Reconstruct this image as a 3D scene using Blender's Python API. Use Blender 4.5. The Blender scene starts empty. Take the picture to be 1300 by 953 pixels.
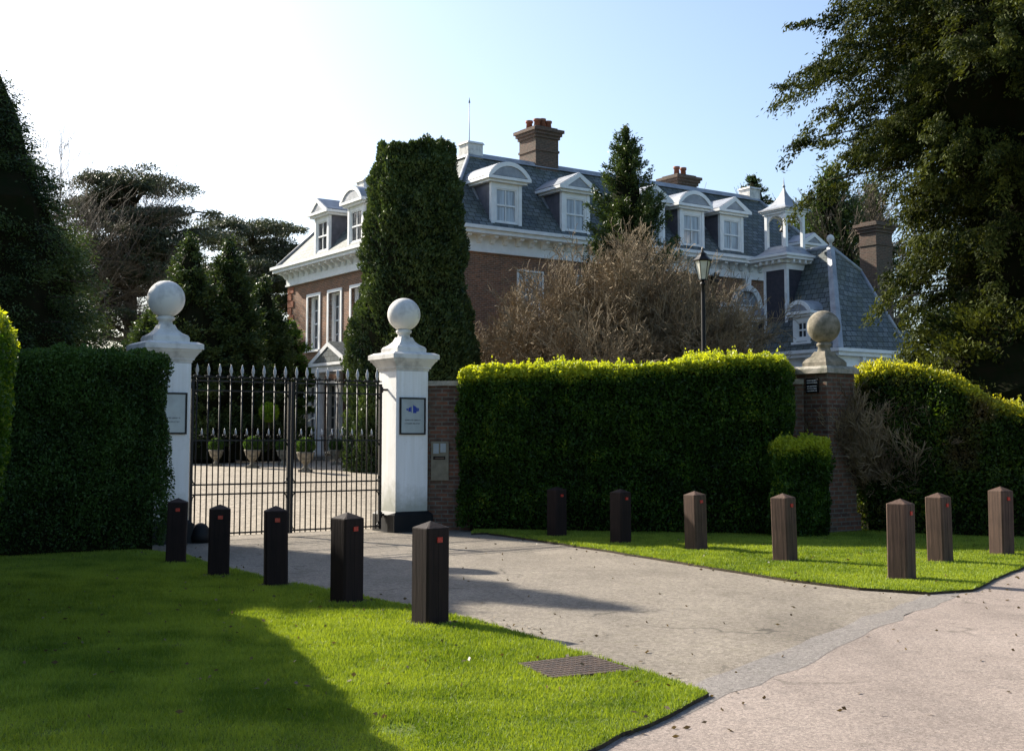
import bpy, bmesh, math, random
import numpy as np
from mathutils import Vector, Matrix
random.seed(7)
S = bpy.context.scene
COL = S.collection

# ------------------------------------------------------------------ camera
F_PX, CX, CY, HOR = 1560.0, 650.0, 431.0, 555.0
H_CAM = 1.67
PITCH = math.atan((HOR - CY) / F_PX)
cam_d = bpy.data.cameras.new("camera"); cam = bpy.data.objects.new("camera", cam_d); COL.objects.link(cam)
cam.location = (0, 0, H_CAM); cam.rotation_euler = (math.radians(90) + PITCH, 0, 0)
cam_d.sensor_width = 36; cam_d.lens = 36 * F_PX / 1300.0
cam_d.shift_y = -45.5 / 1300.0
cam_d.clip_start = 0.1; cam_d.clip_end = 5000
S.camera = cam
# ------------------------------------------------------------------ light
SUN_AZ = math.atan2(-0.765, 0.645)      # clockwise from +Y
SUN_EL = math.radians(31)
w = bpy.data.worlds.new("World"); S.world = w; w.use_nodes = True
nt = w.node_tree; nt.nodes.clear()
sky = nt.nodes.new("ShaderNodeTexSky"); sky.sky_type = 'NISHITA'; sky.sun_disc = False
sky.sun_elevation = SUN_EL; sky.sun_rotation = SUN_AZ; sky.air_density = 1.0; sky.dust_density = 2.2; sky.ozone_density = 2.6
bg = nt.nodes.new("ShaderNodeBackground"); bg.inputs[1].default_value = 0.10
wo = nt.nodes.new("ShaderNodeOutputWorld")
nt.links.new(sky.outputs[0], bg.inputs[0]); nt.links.new(bg.outputs[0], wo.inputs[0])
sl = bpy.data.lights.new("sun", 'SUN'); sl.energy = 5.0; sl.angle = math.radians(0.5); sl.color = (1, 0.925, 0.80)
so = bpy.data.objects.new("sun", sl); COL.objects.link(so)
sd = Vector((math.sin(SUN_AZ) * math.cos(SUN_EL), math.cos(SUN_AZ) * math.cos(SUN_EL), math.sin(SUN_EL)))
so.rotation_euler = sd.to_track_quat('Z', 'Y').to_euler(); so.location = (-40, 40, 40)
S.view_settings.view_transform = 'Standard'; S.view_settings.look = 'None'
S.view_settings.exposure = 1.2; S.view_settings.gamma = 1.0; S.view_settings.use_curve_mapping = False
S.render.engine = 'CYCLES'
S.cycles.max_bounces = 6; S.cycles.transparent_max_bounces = 8

# ------------------------------------------------------------------ coordinates
PR = Vector((-1.97, 22.3)); TH = math.radians(34.8)
E = Vector((math.cos(TH), math.sin(TH))); N = Vector((-math.sin(TH), math.cos(TH)))
def sm(t): t = max(0.0, min(1.0, t)); return t * t * (3 - 2 * t)
ZG = 0.68
def gz(x, y):
    return ZG * sm(((x - PR.x) * N.x + (y - PR.y) * N.y - 1.0) / 19.0)
def ray(u, v):
    a, b = u - CX, -(v - CY)
    return Vector((a, F_PX * math.cos(PITCH) - b * math.sin(PITCH), F_PX * math.sin(PITCH) + b * math.cos(PITCH)))
def gp(u, v, z=0.0):
    d = ray(u, v); t = (z - H_CAM) / d.z
    return Vector((d.x * t, d.y * t))
def gpt(u, v):                 # point on the sloping ground
    z = 0
    for _ in range(12):
        p = gp(u, v, z); z = gz(p.x, p.y)
    return Vector((p.x, p.y, z))
def at(u, v, D):               # point at depth D (metres along +Y)
    d = ray(u, v); t = D / d.y
    return Vector((d.x * t, D, H_CAM + d.z * t))
def xd(u, D): return (u - CX) / F_PX * D

# ------------------------------------------------------------------ materials
def newmat(name):
    m = bpy.data.materials.new(name); m.use_nodes = True; t = m.node_tree; t.nodes.clear()
    o = t.nodes.new("ShaderNodeOutputMaterial"); return m, t, o
def nd(t, k, **kw):
    n = t.nodes.new(k)
    for a, b in kw.items(): setattr(n, a, b)
    return n
def coords(t, mode='Object', scale=None):
    c = nd(t, "ShaderNodeTexCoord"); out = c.outputs[mode]
    if scale:
        m = nd(t, "ShaderNodeMapping"); m.inputs['Scale'].default_value = scale; t.links.new(out, m.inputs[0]); out = m.outputs[0]
    return out
def noise(t, vec, sc, det=3, rough=0.6):
    n = nd(t, "ShaderNodeTexNoise"); n.inputs['Scale'].default_value = sc; n.inputs['Detail'].default_value = det
    n.inputs['Roughness'].default_value = rough; t.links.new(vec, n.inputs['Vector']); return n.outputs['Fac']
def ramp(t, fac, stops):
    r = nd(t, "ShaderNodeValToRGB"); e = r.color_ramp.elements
    while len(e) < len(stops): e.new(0.5)
    for k, (p, c) in enumerate(stops):
        e[k].position = p; e[k].color = (c[0], c[1], c[2], 1) if hasattr(c, '__len__') else (c, c, c, 1)
    t.links.new(fac, r.inputs[0]); return r.outputs[0]
def mix(t, fac, a, b, mode='MIX'):
    m = nd(t, "ShaderNodeMix", data_type='RGBA', blend_type=mode)
    for s, v in ((0, fac), (6, a), (7, b)):
        if hasattr(v, 'type') or hasattr(v, 'links'): t.links.new(v, m.inputs[s])
        elif s == 0: m.inputs[0].default_value = v
        else: m.inputs[s].default_value = (*v, 1)
    return m.outputs[2]
def bump(t, h, st, dist=0.01):
    b = nd(t, "ShaderNodeBump"); b.inputs['Strength'].default_value = st; b.inputs['Distance'].default_value = dist
    t.links.new(h, b.inputs['Height']); return b.outputs[0]
def prin(t, o, col, rough=0.7, spec=0.3, metal=0.0, nrm=None):
    p = nd(t, "ShaderNodeBsdfPrincipled")
    if hasattr(col, 'links'): t.links.new(col, p.inputs['Base Color'])
    else: p.inputs['Base Color'].default_value = (*col, 1)
    if hasattr(rough, 'links'): t.links.new(rough, p.inputs['Roughness'])
    else: p.inputs['Roughness'].default_value = rough
    p.inputs['Specular IOR Level'].default_value = spec; p.inputs['Metallic'].default_value = metal
    if nrm: t.links.new(nrm, p.inputs['Normal'])
    t.links.new(p.outputs[0], o.inputs[0]); return p
def plain(name, c1, c2=None, sc=4.0, rough=0.6, spec=0.3, metal=0.0, bmp=0.0, bsc=60, lo=0.35, hi=0.65, mode='Object', stretch=None):
    m, t, o = newmat(name)
    c2 = c2 or tuple(x * 0.8 for x in c1)
    v = coords(t, mode, stretch)
    f = noise(t, v, sc, 5)
    c = ramp(t, f, [(lo, c1), (hi, c2)])
    nrm = bump(t, noise(t, v, bsc, 3), bmp) if bmp else None
    prin(t, o, c, rough, spec, metal, nrm); return m
def brickmat(name, c1, c2, mort, mode='UV', sc=1.0, dirt=0.5, bw=0.225, bh=0.075, ms=0.012):
    m, t, o = newmat(name)
    v = coords(t, 'UV')
    b = nd(t, "ShaderNodeTexBrick"); t.links.new(v, b.inputs['Vector'])
    b.inputs['Scale'].default_value = 1.0 / sc; b.inputs['Brick Width'].default_value = bw; b.inputs['Row Height'].default_value = bh
    b.inputs['Mortar Size'].default_value = ms; b.inputs['Mortar Smooth'].default_value = 0.2; b.inputs['Bias'].default_value = 0.0
    b.inputs['Color1'].default_value = (*c1, 1); b.inputs['Color2'].default_value = (*c2, 1); b.inputs['Mortar'].default_value = (*mort, 1)
    b.offset_frequency = 2
    f = noise(t, v, 1.3, 6); g = noise(t, v, 9, 4)
    c = mix(t, ramp(t, f, [(0.35, 0.0), (0.75, dirt)]), b.outputs[0], (0.09, 0.085, 0.06))
    c = mix(t, 0.7, c, ramp(t, g, [(0.3, 0.5), (0.7, 1.2)]), 'MULTIPLY')
    prin(t, o, c, 0.85, 0.2, 0, bump(t, b.outputs['Fac'], -0.5, 0.01)); return m
def leafmat(name, dark, light, trans=0.35, tcol=None, rough=0.5, brown=None, spec=0.25, tip=None):
    m, t, o = newmat(name)
    a = nd(t, "ShaderNodeAttribute", attribute_name="rnd")
    f = noise(t, coords(t), 1.6, 3)
    mm = nd(t, "ShaderNodeMath", operation='MULTIPLY_ADD'); t.links.new(f, mm.inputs[0]); mm.inputs[1].default_value = 0.9
    ms_ = nd(t, "ShaderNodeMath", operation='MULTIPLY'); t.links.new(a.outputs['Fac'], ms_.inputs[0]); ms_.inputs[1].default_value = 0.65
    sub = nd(t, "ShaderNodeMath", operation='SUBTRACT'); t.links.new(ms_.outputs[0], sub.inputs[0]); sub.inputs[1].default_value = 0.28
    t.links.new(sub.outputs[0], mm.inputs[2])
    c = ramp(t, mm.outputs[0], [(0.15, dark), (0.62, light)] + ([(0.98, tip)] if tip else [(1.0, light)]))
    if brown:
        g = noise(t, coords(t), 0.9, 4)
        c = mix(t, ramp(t, g, [(brown[0], 0.0), (brown[0] + 0.12, 0.85)]), c, brown[1])
    p = nd(t, "ShaderNodeBsdfPrincipled"); t.links.new(c, p.inputs['Base Color']); p.inputs['Roughness'].default_value = rough
    p.inputs['Specular IOR Level'].default_value = spec
    tr = nd(t, "ShaderNodeBsdfTranslucent")
    tc = mix(t, 1.0, c, tcol or (1.5, 1.5, 0.5), 'MULTIPLY'); t.links.new(tc, tr.inputs[0])
    mx = nd(t, "ShaderNodeMixShader"); mx.inputs[0].default_value = trans
    t.links.new(p.outputs[0], mx.inputs[1]); t.links.new(tr.outputs[0], mx.inputs[2]); t.links.new(mx.outputs[0], o.inputs[0])
    return m

M = {}
M['white'] = plain('white_paint', (0.84, 0.84, 0.83), (0.74, 0.74, 0.72), 3, 0.55)
def whitewash():
    m, t, o = newmat('white_render'); v = coords(t)
    st = noise(t, coords(t, 'Object', (9, 9, 0.35)), 1.6, 5); bl = noise(t, v, 2.2, 6, 0.7); fn = noise(t, v, 30, 3)
    sp = nd(t, "ShaderNodeSeparateXYZ"); t.links.new(v, sp.inputs[0])
    c = ramp(t, st, [(0.35, (0.84, 0.84, 0.83)), (0.75, (0.73, 0.72, 0.68))])
    c = mix(t, ramp(t, bl, [(0.54, 0.0), (0.75, 0.35)]), c, (0.58, 0.57, 0.50))
    c = mix(t, ramp(t, fn, [(0.66, 0.0), (0.72, 0.35)]), c, (0.35, 0.33, 0.28))
    ad = nd(t, "ShaderNodeMath", operation='MULTIPLY_ADD'); t.links.new(bl, ad.inputs[0]); ad.inputs[1].default_value = -0.8; t.links.new(sp.outputs[2], ad.inputs[2])
    c = mix(t, ramp(t, ad.outputs[0], [(0.05, 0.75), (0.45, 0.0)]), c, (0.28, 0.29, 0.22))
    prin(t, o, c, 0.7, 0.2, 0, bump(t, bl, 0.25, 0.02)); return m
M['white_render'] = whitewash()
M['stone_white'] = plain('weathered_white_stone', (0.68, 0.66, 0.62), (0.34, 0.33, 0.31), 3.5, 0.8, 0.2, bmp=0.3, bsc=40, lo=0.45, hi=0.72)
M['stone_old'] = plain('lichened_stone', (0.30, 0.26, 0.20), (0.12, 0.11, 0.08), 7, 0.9, 0.15, bmp=0.5, bsc=50)
M['cap_stone'] = plain('coping_stone', (0.42, 0.38, 0.32), (0.16, 0.16, 0.12), 6, 0.9, 0.15, bmp=0.5, bsc=50)
M['black_base'] = plain('black_plinth_paint', (0.005, 0.006, 0.007), (0.010, 0.010, 0.010), 5, 0.6, 0.25)
M['iron'] = plain('wrought_iron', (0.004, 0.004, 0.005), (0.010, 0.008, 0.007), 20, 0.5, 0.3)
M['spear'] = plain('silver_spear_paint', (0.45, 0.46, 0.47), (0.35, 0.35, 0.36), 20, 0.4, 0.5)
M['brick'] = brickmat('house_brick', (0.33, 0.135, 0.065), (0.17, 0.08, 0.05), (0.32, 0.25, 0.19), dirt=0.3)
M['brick_dark'] = brickmat('pillar_brick', (0.20, 0.08, 0.045), (0.085, 0.045, 0.035), (0.15, 0.14, 0.115), dirt=0.75)
M['brick_stack'] = brickmat('sooty_chimney_brick', (0.17, 0.085, 0.06), (0.10, 0.06, 0.05), (0.17, 0.15, 0.12), dirt=0.6)
M['quoin'] = brickmat('rubbed_brick', (0.40, 0.12, 0.06), (0.34, 0.10, 0.05), (0.3, 0.18, 0.12), dirt=0.1)
def slatemat():
    m, t, o = newmat('slate_roof'); v = coords(t, 'UV')
    b = nd(t, "ShaderNodeTexBrick"); t.links.new(v, b.inputs['Vector']); b.inputs['Scale'].default_value = 1
    b.inputs['Brick Width'].default_value = 0.34; b.inputs['Row Height'].default_value = 0.25; b.inputs['Mortar Size'].default_value = 0.018
    b.inputs['Color1'].default_value = (0.085, 0.105, 0.115, 1); b.inputs['Color2'].default_value = (0.17, 0.19, 0.195, 1); b.inputs['Mortar'].default_value = (0.025, 0.028, 0.03, 1)
    f = noise(t, v, 1.1, 6); g = noise(t, v, 12, 4)
    c = mix(t, ramp(t, f, [(0.4, 0.0), (0.7, 0.55)]), b.outputs[0], (0.09, 0.095, 0.055))
    c = mix(t, 0.6, c, ramp(t, g, [(0.3, 0.55), (0.7, 1.25)]), 'MULTIPLY')
    prin(t, o, c, 0.72, 0.25, 0, bump(t, b.outputs['Fac'], -0.8, 0.02)); return m
M['slate'] = slatemat()
M['lead'] = plain('sheet_lead', (0.33, 0.35, 0.38), (0.20, 0.215, 0.24), 2.2, 0.5, 0.5, bmp=0.1, bsc=12)
M['cladding'] = plain('dark_cladding', (0.035, 0.036, 0.048), (0.055, 0.052, 0.065), 6, 0.6, 0.3, bmp=0.2, bsc=30)
M['cheek'] = plain('lead_cheek', (0.13, 0.125, 0.15), (0.085, 0.085, 0.10), 4, 0.55, 0.4)
def glassmat(name, c=(0.02, 0.025, 0.03), rough=0.06):
    m, t, o = newmat(name); nrm = bump(t, noise(t, coords(t), 2.5, 2), 0.08, 0.02)
    prin(t, o, ramp(t, noise(t, coords(t, 'Object', (6, 6, 0.4)), 1.0, 2), [(0.35, c), (0.65, tuple(x * 2.5 for x in c))]), rough, 0.8, 0, nrm); return m
M['glass'] = glassmat('window_glass')
M['glass_net'] = glassmat('window_glass_net_curtain', (0.16, 0.18, 0.20), 0.12)
M['pot'] = plain('terracotta', (0.35, 0.13, 0.08), (0.2, 0.09, 0.06), 9, 0.8)
def woodmat(name, a, b_):
    m, t, o = newmat(name); v = coords(t, 'Object', (14, 14, 0.9)); f = noise(t, v, 1.8, 6); g = noise(t, coords(t), 3, 4)
    c = ramp(t, f, [(0.3, a), (0.7, b_)]); c = mix(t, 0.6, c, ramp(t, g, [(0.3, 0.6), (0.7, 1.2)]), 'MULTIPLY')
    prin(t, o, c, 0.75, 0.2, 0, bump(t, f, 0.5, 0.01)); return m
M['wood'] = woodmat('stained_wood', (0.012, 0.007, 0.006), (0.026, 0.014, 0.011))  # bollard wood, darker copy with shade put into the colour
M['wood_light'] = woodmat('weathered_wood', (0.050, 0.031, 0.022), (0.125, 0.074, 0.052))  # same bollard wood, paler copy with sunlight put into the colour
M['red'] = plain('red_reflector', (0.50, 0.012, 0.006), (0.25, 0.008, 0.006), 90, 0.25, 0.6)
M['groove'] = plain('dark_groove', (0.012, 0.008, 0.007), rough=0.9)
def groundmat(name, c1, c2, c3, fine=260, bs=0.6, patch=0.55, crack=0.0):
    m, t, o = newmat(name); v = coords(t)
    a = noise(t, v, 0.7, 6, 0.65); b = noise(t, v, fine, 2, 0.7); d = noise(t, v, 6, 5)
    vo = nd(t, "ShaderNodeTexVoronoi"); vo.inputs['Scale'].default_value = fine * 0.32; t.links.new(v, vo.inputs['Vector'])
    c = ramp(t, a, [(0.3, c1), (0.7, c2)])
    c = mix(t, ramp(t, d, [(0.52, 0.0), (0.72, patch)]), c, c3)
    c = mix(t, 1.0, c, ramp(t, b, [(0.3, 0.5), (0.5, 1.0), (0.72, 1.65)]), 'MULTIPLY')
    c = mix(t, 0.8, c, ramp(t, vo.outputs['Color'], [(0.0, 0.55), (1.0, 1.35)]), 'MULTIPLY')
    if crack:
        wv = nd(t, "ShaderNodeVectorMath", operation='ADD'); n2 = nd(t, "ShaderNodeTexNoise"); n2.inputs['Scale'].default_value = 1.7; t.links.new(v, n2.inputs['Vector'])
        t.links.new(v, wv.inputs[0]); t.links.new(n2.outputs['Color'], wv.inputs[1])
        v2 = nd(t, "ShaderNodeTexVoronoi", feature='DISTANCE_TO_EDGE'); v2.inputs['Scale'].default_value = 0.42; t.links.new(wv.outputs[0], v2.inputs['Vector'])
        msk = ramp(t, noise(t, v, 0.5, 3), [(0.50, 0.0), (0.58, crack)])
        line = mix(t, 1.0, ramp(t, v2.outputs['Distance'], [(0.0, 1.0), (0.012, 0.0)]), msk, 'MULTIPLY')
        c = mix(t, line, c, (0.05, 0.045, 0.035))
        big = noise(t, coords(t, 'Object', (1.0, 0.35, 1.0)), 0.9, 4, 0.6)
        c = mix(t, 0.75, c, ramp(t, big, [(0.32, 0.72), (0.5, 1.0), (0.68, 1.14)]), 'MULTIPLY')
        sp = nd(t, "ShaderNodeTexVoronoi"); sp.inputs['Scale'].default_value = 9; t.links.new(v, sp.inputs['Vector'])
        c = mix(t, ramp(t, sp.outputs['Distance'], [(0.035, 0.55), (0.06, 0.0)]), c, (0.09, 0.08, 0.06))
    prin(t, o, c, 0.9, 0.2, 0, bump(t, b, bs, 0.006)); return m
M['asphalt'] = groundmat('drive_tarmac', (0.185, 0.158, 0.125), (0.245, 0.212, 0.170), (0.17, 0.150, 0.105), 110, crack=0.8)
M['pave'] = groundmat('pavement_tarmac', (0.24, 0.195, 0.165), (0.285, 0.235, 0.20), (0.19, 0.16, 0.14), 190, 0.3, crack=0.5)
M['patch'] = groundmat('repaired_tarmac', (0.19, 0.172, 0.155), (0.225, 0.20, 0.178), (0.16, 0.145, 0.125), 150, 0.4)
M['gravel'] = groundmat('courtyard_gravel', (0.26, 0.22, 0.17), (0.33, 0.285, 0.22), (0.17, 0.145, 0.11), 40, 0.5, 0.8)
M['soil'] = groundmat('soil', (0.035, 0.026, 0.016), (0.06, 0.045, 0.028), (0.03, 0.04, 0.012), 60)
M['turf'] = plain('turf_underlayer', (0.07, 0.12, 0.012), (0.09, 0.10, 0.02), 5, 0.9, 0.1)
M['field'] = plain('far_grass', (0.05, 0.09, 0.015), (0.045, 0.06, 0.02), 0.4, 0.9, 0.1)
M['bark'] = woodmat('bark', (0.045, 0.034, 0.025), (0.10, 0.078, 0.058))
M['twig'] = plain('pale_twig', (0.34, 0.26, 0.155), (0.11, 0.08, 0.045), 1.6, 0.8)
M['twig_grey'] = plain('grey_twig', (0.17, 0.13, 0.09), (0.10, 0.08, 0.06), 1.2, 0.8)
M['brass'] = plain('bronze_grate', (0.13, 0.085, 0.055), (0.07, 0.05, 0.035), 14, 0.5, 0.5, 0.4, bmp=0.2)
M['steel'] = plain('brushed_steel_plate', (0.36, 0.40, 0.43), (0.25, 0.27, 0.28), 1.5, 0.38, 0.5, 0.55)
M['blue'] = plain('blue_logo_ink', (0.012, 0.045, 0.33), rough=0.4)
M['ink'] = plain('dark_lettering', (0.10, 0.11, 0.12), rough=0.5)
M['panel'] = plain('beige_metal_panel', (0.20, 0.18, 0.13), (0.14, 0.125, 0.09), 9, 0.4, 0.5, 0.3)
M['lamp_glass'] = plain('frosted_lantern_glass', (0.68, 0.66, 0.58), (0.55, 0.53, 0.45), 6, 0.25, 0.5)
M['leaf_hedge'] = leafmat('hedge_leaf', (0.014, 0.036, 0.006), (0.055, 0.12, 0.014), 0.45, (1.7, 1.6, 0.45), tip=(0.36, 0.40, 0.035))  # tip tone holds new growth plus painted sunlit glow of the hedge top
M['leaf_hedge_dark'] = leafmat('yew_hedge_leaf', (0.020, 0.042, 0.010), (0.055, 0.11, 0.02), 0.25)
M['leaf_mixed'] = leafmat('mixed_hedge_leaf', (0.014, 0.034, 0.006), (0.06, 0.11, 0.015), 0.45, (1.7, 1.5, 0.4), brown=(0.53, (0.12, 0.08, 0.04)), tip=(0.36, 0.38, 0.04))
M['leaf_dry'] = leafmat('dry_leaf', (0.06, 0.042, 0.02), (0.13, 0.095, 0.045), 0.2, (1.4, 1.2, 0.6))
M['leaf_conifer'] = leafmat('conifer_leaf', (0.018, 0.036, 0.014), (0.075, 0.11, 0.032), 0.18, (1.3, 1.3, 0.6))
M['leaf_cedar'] = leafmat('cedar_leaf', (0.035, 0.045, 0.028), (0.09, 0.105, 0.06), 0.15, (1.2, 1.2, 0.7))
M['leaf_yew'] = leafmat('yew_leaf', (0.008, 0.017, 0.007), (0.075, 0.09, 0.02), 0.2, (1.4, 1.3, 0.5), spec=0.08, rough=0.7)
M['leaf_box'] = leafmat('box_leaf', (0.03, 0.07, 0.012), (0.09, 0.16, 0.03), 0.3)
M['leaf_lime'] = leafmat('lime_leaf', (0.14, 0.24, 0.02), (0.30, 0.42, 0.04), 0.45)
M['leaf_grass'] = leafmat('grass_blade', (0.085, 0.15, 0.013), (0.25, 0.33, 0.045), 0.35, (1.5, 1.35, 0.35), 0.55)
M['core'] = plain('inner_branches', (0.008, 0.012, 0.004), (0.014, 0.012, 0.006), 6, 0.95, 0.05)  # near-black solid core, added inside foliage to block light coming through

# ------------------------------------------------------------------ mesh builder
def setp(o, label=None, cat=None, group=None, kind=None):
    if label: o['label'] = label
    if cat: o['category'] = cat
    if group: o['group'] = group
    if kind: o['kind'] = kind
    return o
def thing(name, loc, label, cat, group=None, rz=0.0):
    o = bpy.data.objects.new(name, None); o.empty_display_size = 0.3; COL.objects.link(o)
    o.location = loc; o.rotation_euler = (0, 0, rz); return setp(o, label, cat, group)
class MB:
    def __init__(s, T=None): s.v = []; s.f = []; s.m = []; s.T = T; s.mi = 0; s.sm = []
    def add(s, vs, fs, smooth=False):
        b = len(s.v)
        for p in vs: s.v.append(tuple(s.T(*p)) if s.T else tuple(p))
        for f in fs: s.f.append([b + i for i in f]); s.m.append(s.mi); s.sm.append(smooth)
        return s
    def box(s, x0, x1, y0, y1, z0, z1):
        return s.add([(x0,y0,z0),(x1,y0,z0),(x1,y1,z0),(x0,y1,z0),(x0,y0,z1),(x1,y0,z1),(x1,y1,z1),(x0,y1,z1)],
              [(3,2,1,0),(4,5,6,7),(0,1,5,4),(1,2,6,5),(2,3,7,6),(3,0,4,7)])
    def frus(s, b0, b1, z0, z1):      # (x0,x1,y0,y1) rects
        r = lambda q, z: [(q[0],q[2],z),(q[1],q[2],z),(q[1],q[3],z),(q[0],q[3],z)]
        return s.add(r(b0, z0) + r(b1, z1), [(3,2,1,0),(4,5,6,7),(0,1,5,4),(1,2,6,5),(2,3,7,6),(3,0,4,7)])
    def prism(s, poly, d0, d1, axis='y'):   # poly in (a,z), extruded along axis
        n = len(poly)
        g = (lambda a, z, d: (a, d, z)) if axis == 'y' else ((lambda a, z, d: (d, a, z)) if axis == 'x' else (lambda a, z, d: (a, z, d)))
        vs = [g(a, z, d0) for a, z in poly] + [g(a, z, d1) for a, z in poly]
        return s.add(vs, [list(range(n))[::-1], list(range(n, 2*n))] + [(i, (i+1) % n, n + (i+1) % n, n + i) for i in range(n)])
    def tube(s, pts, rad, n=6, caps=True):
        pts = [Vector(p) for p in pts]; rad = rad if hasattr(rad, '__len__') else [rad] * len(pts)
        vs = []
        for i, p in enumerate(pts):
            d = (pts[min(i+1, len(pts)-1)] - pts[max(i-1, 0)])
            if d.length < 1e-9: d = Vector((0,0,1))
            d.normalize(); a = d.orthogonal() if i == 0 else (pa - d * pa.dot(d))
            if a.length < 1e-6: a = d.orthogonal()
            a.normalize(); pa = a; b = d.cross(a)
            vs += [p + (a * math.cos(2*math.pi*k/n) + b * math.sin(2*math.pi*k/n)) * rad[i] for k in range(n)]
        fs = [(i*n+k, i*n+(k+1)%n, (i+1)*n+(k+1)%n, (i+1)*n+k) for i in range(len(pts)-1) for k in range(n)]
        if caps: fs += [list(range(n))[::-1], list(range((len(pts)-1)*n, len(pts)*n))]
        return s.add(vs, fs, n > 5)
    def lathe(s, prof, n=24, c=(0,0,0), ph=0.0, smooth=True):
        vs = [(c[0]+r*math.cos(ph+2*math.pi*k/n), c[1]+r*math.sin(ph+2*math.pi*k/n), c[2]+z) for r, z in prof for k in range(n)]
        fs = [(i*n+k, i*n+(k+1)%n, (i+1)*n+(k+1)%n, (i+1)*n+k) for i in range(len(prof)-1) for k in range(n)]
        fs += [list(range(n))[::-1], list(range((len(prof)-1)*n, len(prof)*n))]
        return s.add(vs, fs, smooth)
    def ball(s, c, r, n=24):
        k = n // 2
        return s.lathe([(max(1e-3, r*math.sin(math.pi*i/k)), -r*math.cos(math.pi*i/k)) for i in range(k+1)], n, c)
    def build(s, name, mats, parent=None, recalc=True, bevel=0, loc=None, rz=0, double=False):
        me = bpy.data.meshes.new(name); me.from_pydata(s.v, [], s.f)
        if not isinstance(mats, (list, tuple)): mats = [mats]
        for m in mats: me.materials.append(m)
        me.polygons.foreach_set('material_index', s.m); me.polygons.foreach_set('use_smooth', s.sm)
        bm = bmesh.new(); bm.from_mesh(me)
        if recalc: bmesh.ops.recalc_face_normals(bm, faces=bm.faces)
        if bevel:
            bmesh.ops.bevel(bm, geom=[e for e in bm.edges], offset=bevel, segments=1, profile=0.5, affect='EDGES')
        uv = bm.loops.layers.uv.new('UVMap'); Z = Vector((0,0,1))
        for f in bm.faces:
            n = f.normal
            if abs(n.z) > 0.92 or n.length < 0.5: t, b = Vector((1,0,0)), Vector((0,1,0))
            else:
                t = Z.cross(n).normalized(); b = n.cross(t)
                if abs(t.x) > abs(t.y): 
                    if t.x < 0: t = -t
                elif t.y < 0: t = -t
            for l in f.loops: l[uv].uv = (l.vert.co.dot(t), l.vert.co.dot(b))
        bm.to_mesh(me); bm.free()
        o = bpy.data.objects.new(name, me); COL.objects.link(o)
        if parent: o.parent = parent
        if loc is not None: o.location = loc
        if rz: o.rotation_euler = (0,0,rz)
        return o

def rep(o, offs):
    for q in offs:
        c = o.copy(); COL.objects.link(c); c.parent = o.parent; c.location = Vector(o.location) + Vector(q)

def sheet(name, pts, z, mat, kind='structure', thick=None, side=None):
    b = MB(); n = len(pts)
    if thick: b.add([(p[0], p[1], z) for p in pts] + [(p[0], p[1], z - thick) for p in pts],
                    [list(range(n))]); b.mi = 1; b.f += [[(i+1) % n, i, n+i, n+(i+1) % n] for i in range(n)]; b.m += [1]*n; b.sm += [False]*n
    else: b.add([(p[0], p[1], z) for p in pts], [list(range(n))])
    o = b.build(name, [mat, side or mat], recalc=False)
    bm = bmesh.new(); bm.from_mesh(o.data)
    for f in bm.faces:
        if len(f.verts) > 4 and f.normal.z < 0 or (abs(f.normal.z) > .5 and f.normal.z < 0): f.normal_flip()
    bmesh.ops.triangulate(bm, faces=[f for f in bm.faces if len(f.verts) > 4]); bm.to_mesh(o.data); bm.free()
    if kind: o['kind'] = kind
    return o

# ------------------------------------------------------------------ numpy leaf meshes
def leaves_mesh(name, P, L, W, rng, mats, parent=None, dirs=None, jitter=1.0, extra=None, tri=False, rnd=None, loc=None):
    """P (n,3); one little pointed leaf per point. dirs: preferred direction. extra: MB with core geometry -> second material"""
    n = len(P); P = np.asarray(P, float)
    d = rng.normal(size=(n, 3)) * jitter
    if dirs is not None: d += dirs
    d /= np.linalg.norm(d, axis=1)[:, None] + 1e-9
    a = rng.normal(size=(n, 3)); s_ = np.cross(d, a); s_ /= np.linalg.norm(s_, axis=1)[:, None] + 1e-9
    l = (L * rng.uniform(0.6, 1.3, n))[:, None]; ww = (W * rng.uniform(0.6, 1.3, n))[:, None]
    if tri:
        V = np.stack([P - s_*ww*0.5, P + s_*ww*0.5, P + d*l], 1).reshape(-1, 3); k = 3
    else:
        V = np.stack([P - d*l*0.5, P + s_*ww*0.5 - d*l*0.05, P + d*l*0.5, P - s_*ww*0.5 - d*l*0.05], 1).reshape(-1, 3); k = 4
    if rnd is None: rnd = rng.uniform(0, 1, n)
    R = np.repeat(rnd, k); nf = n; F = np.arange(n*k)
    ls = np.arange(n) * k; mi = np.zeros(n, int)
    ev = []
    if extra and extra.v:
        ev = np.array(extra.v, float); off = len(V); V = np.vstack([V, ev]); R = np.concatenate([R, np.zeros(len(ev))])
        fl = []; st = []
        c = len(F)
        for f in extra.f: st.append(c); fl += [off + i for i in f]; c += len(f)
        F = np.concatenate([F, fl]); ls = np.concatenate([ls, st]); mi = np.concatenate([mi, np.ones(len(extra.f), int)]); nf += len(extra.f)
    me = bpy.data.meshes.new(name)
    me.vertices.add(len(V)); me.vertices.foreach_set('co', V.astype(np.float32).ravel())
    me.loops.add(len(F)); me.loops.foreach_set('vertex_index', F.astype(np.int32))
    me.polygons.add(nf); me.polygons.foreach_set('loop_start', ls.astype(np.int32))
    for m in (mats if isinstance(mats, (list, tuple)) else [mats]): me.materials.append(m)
    me.polygons.foreach_set('material_index', mi.astype(np.int32))
    at_ = me.attributes.new('rnd', 'FLOAT', 'POINT'); at_.data.foreach_set('value', R.astype(np.float32))
    me.update(calc_edges=True)
    o = bpy.data.objects.new(name, me); COL.objects.link(o)
    if parent: o.parent = parent
    if loc is not None: o.location = loc
    return o

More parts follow.
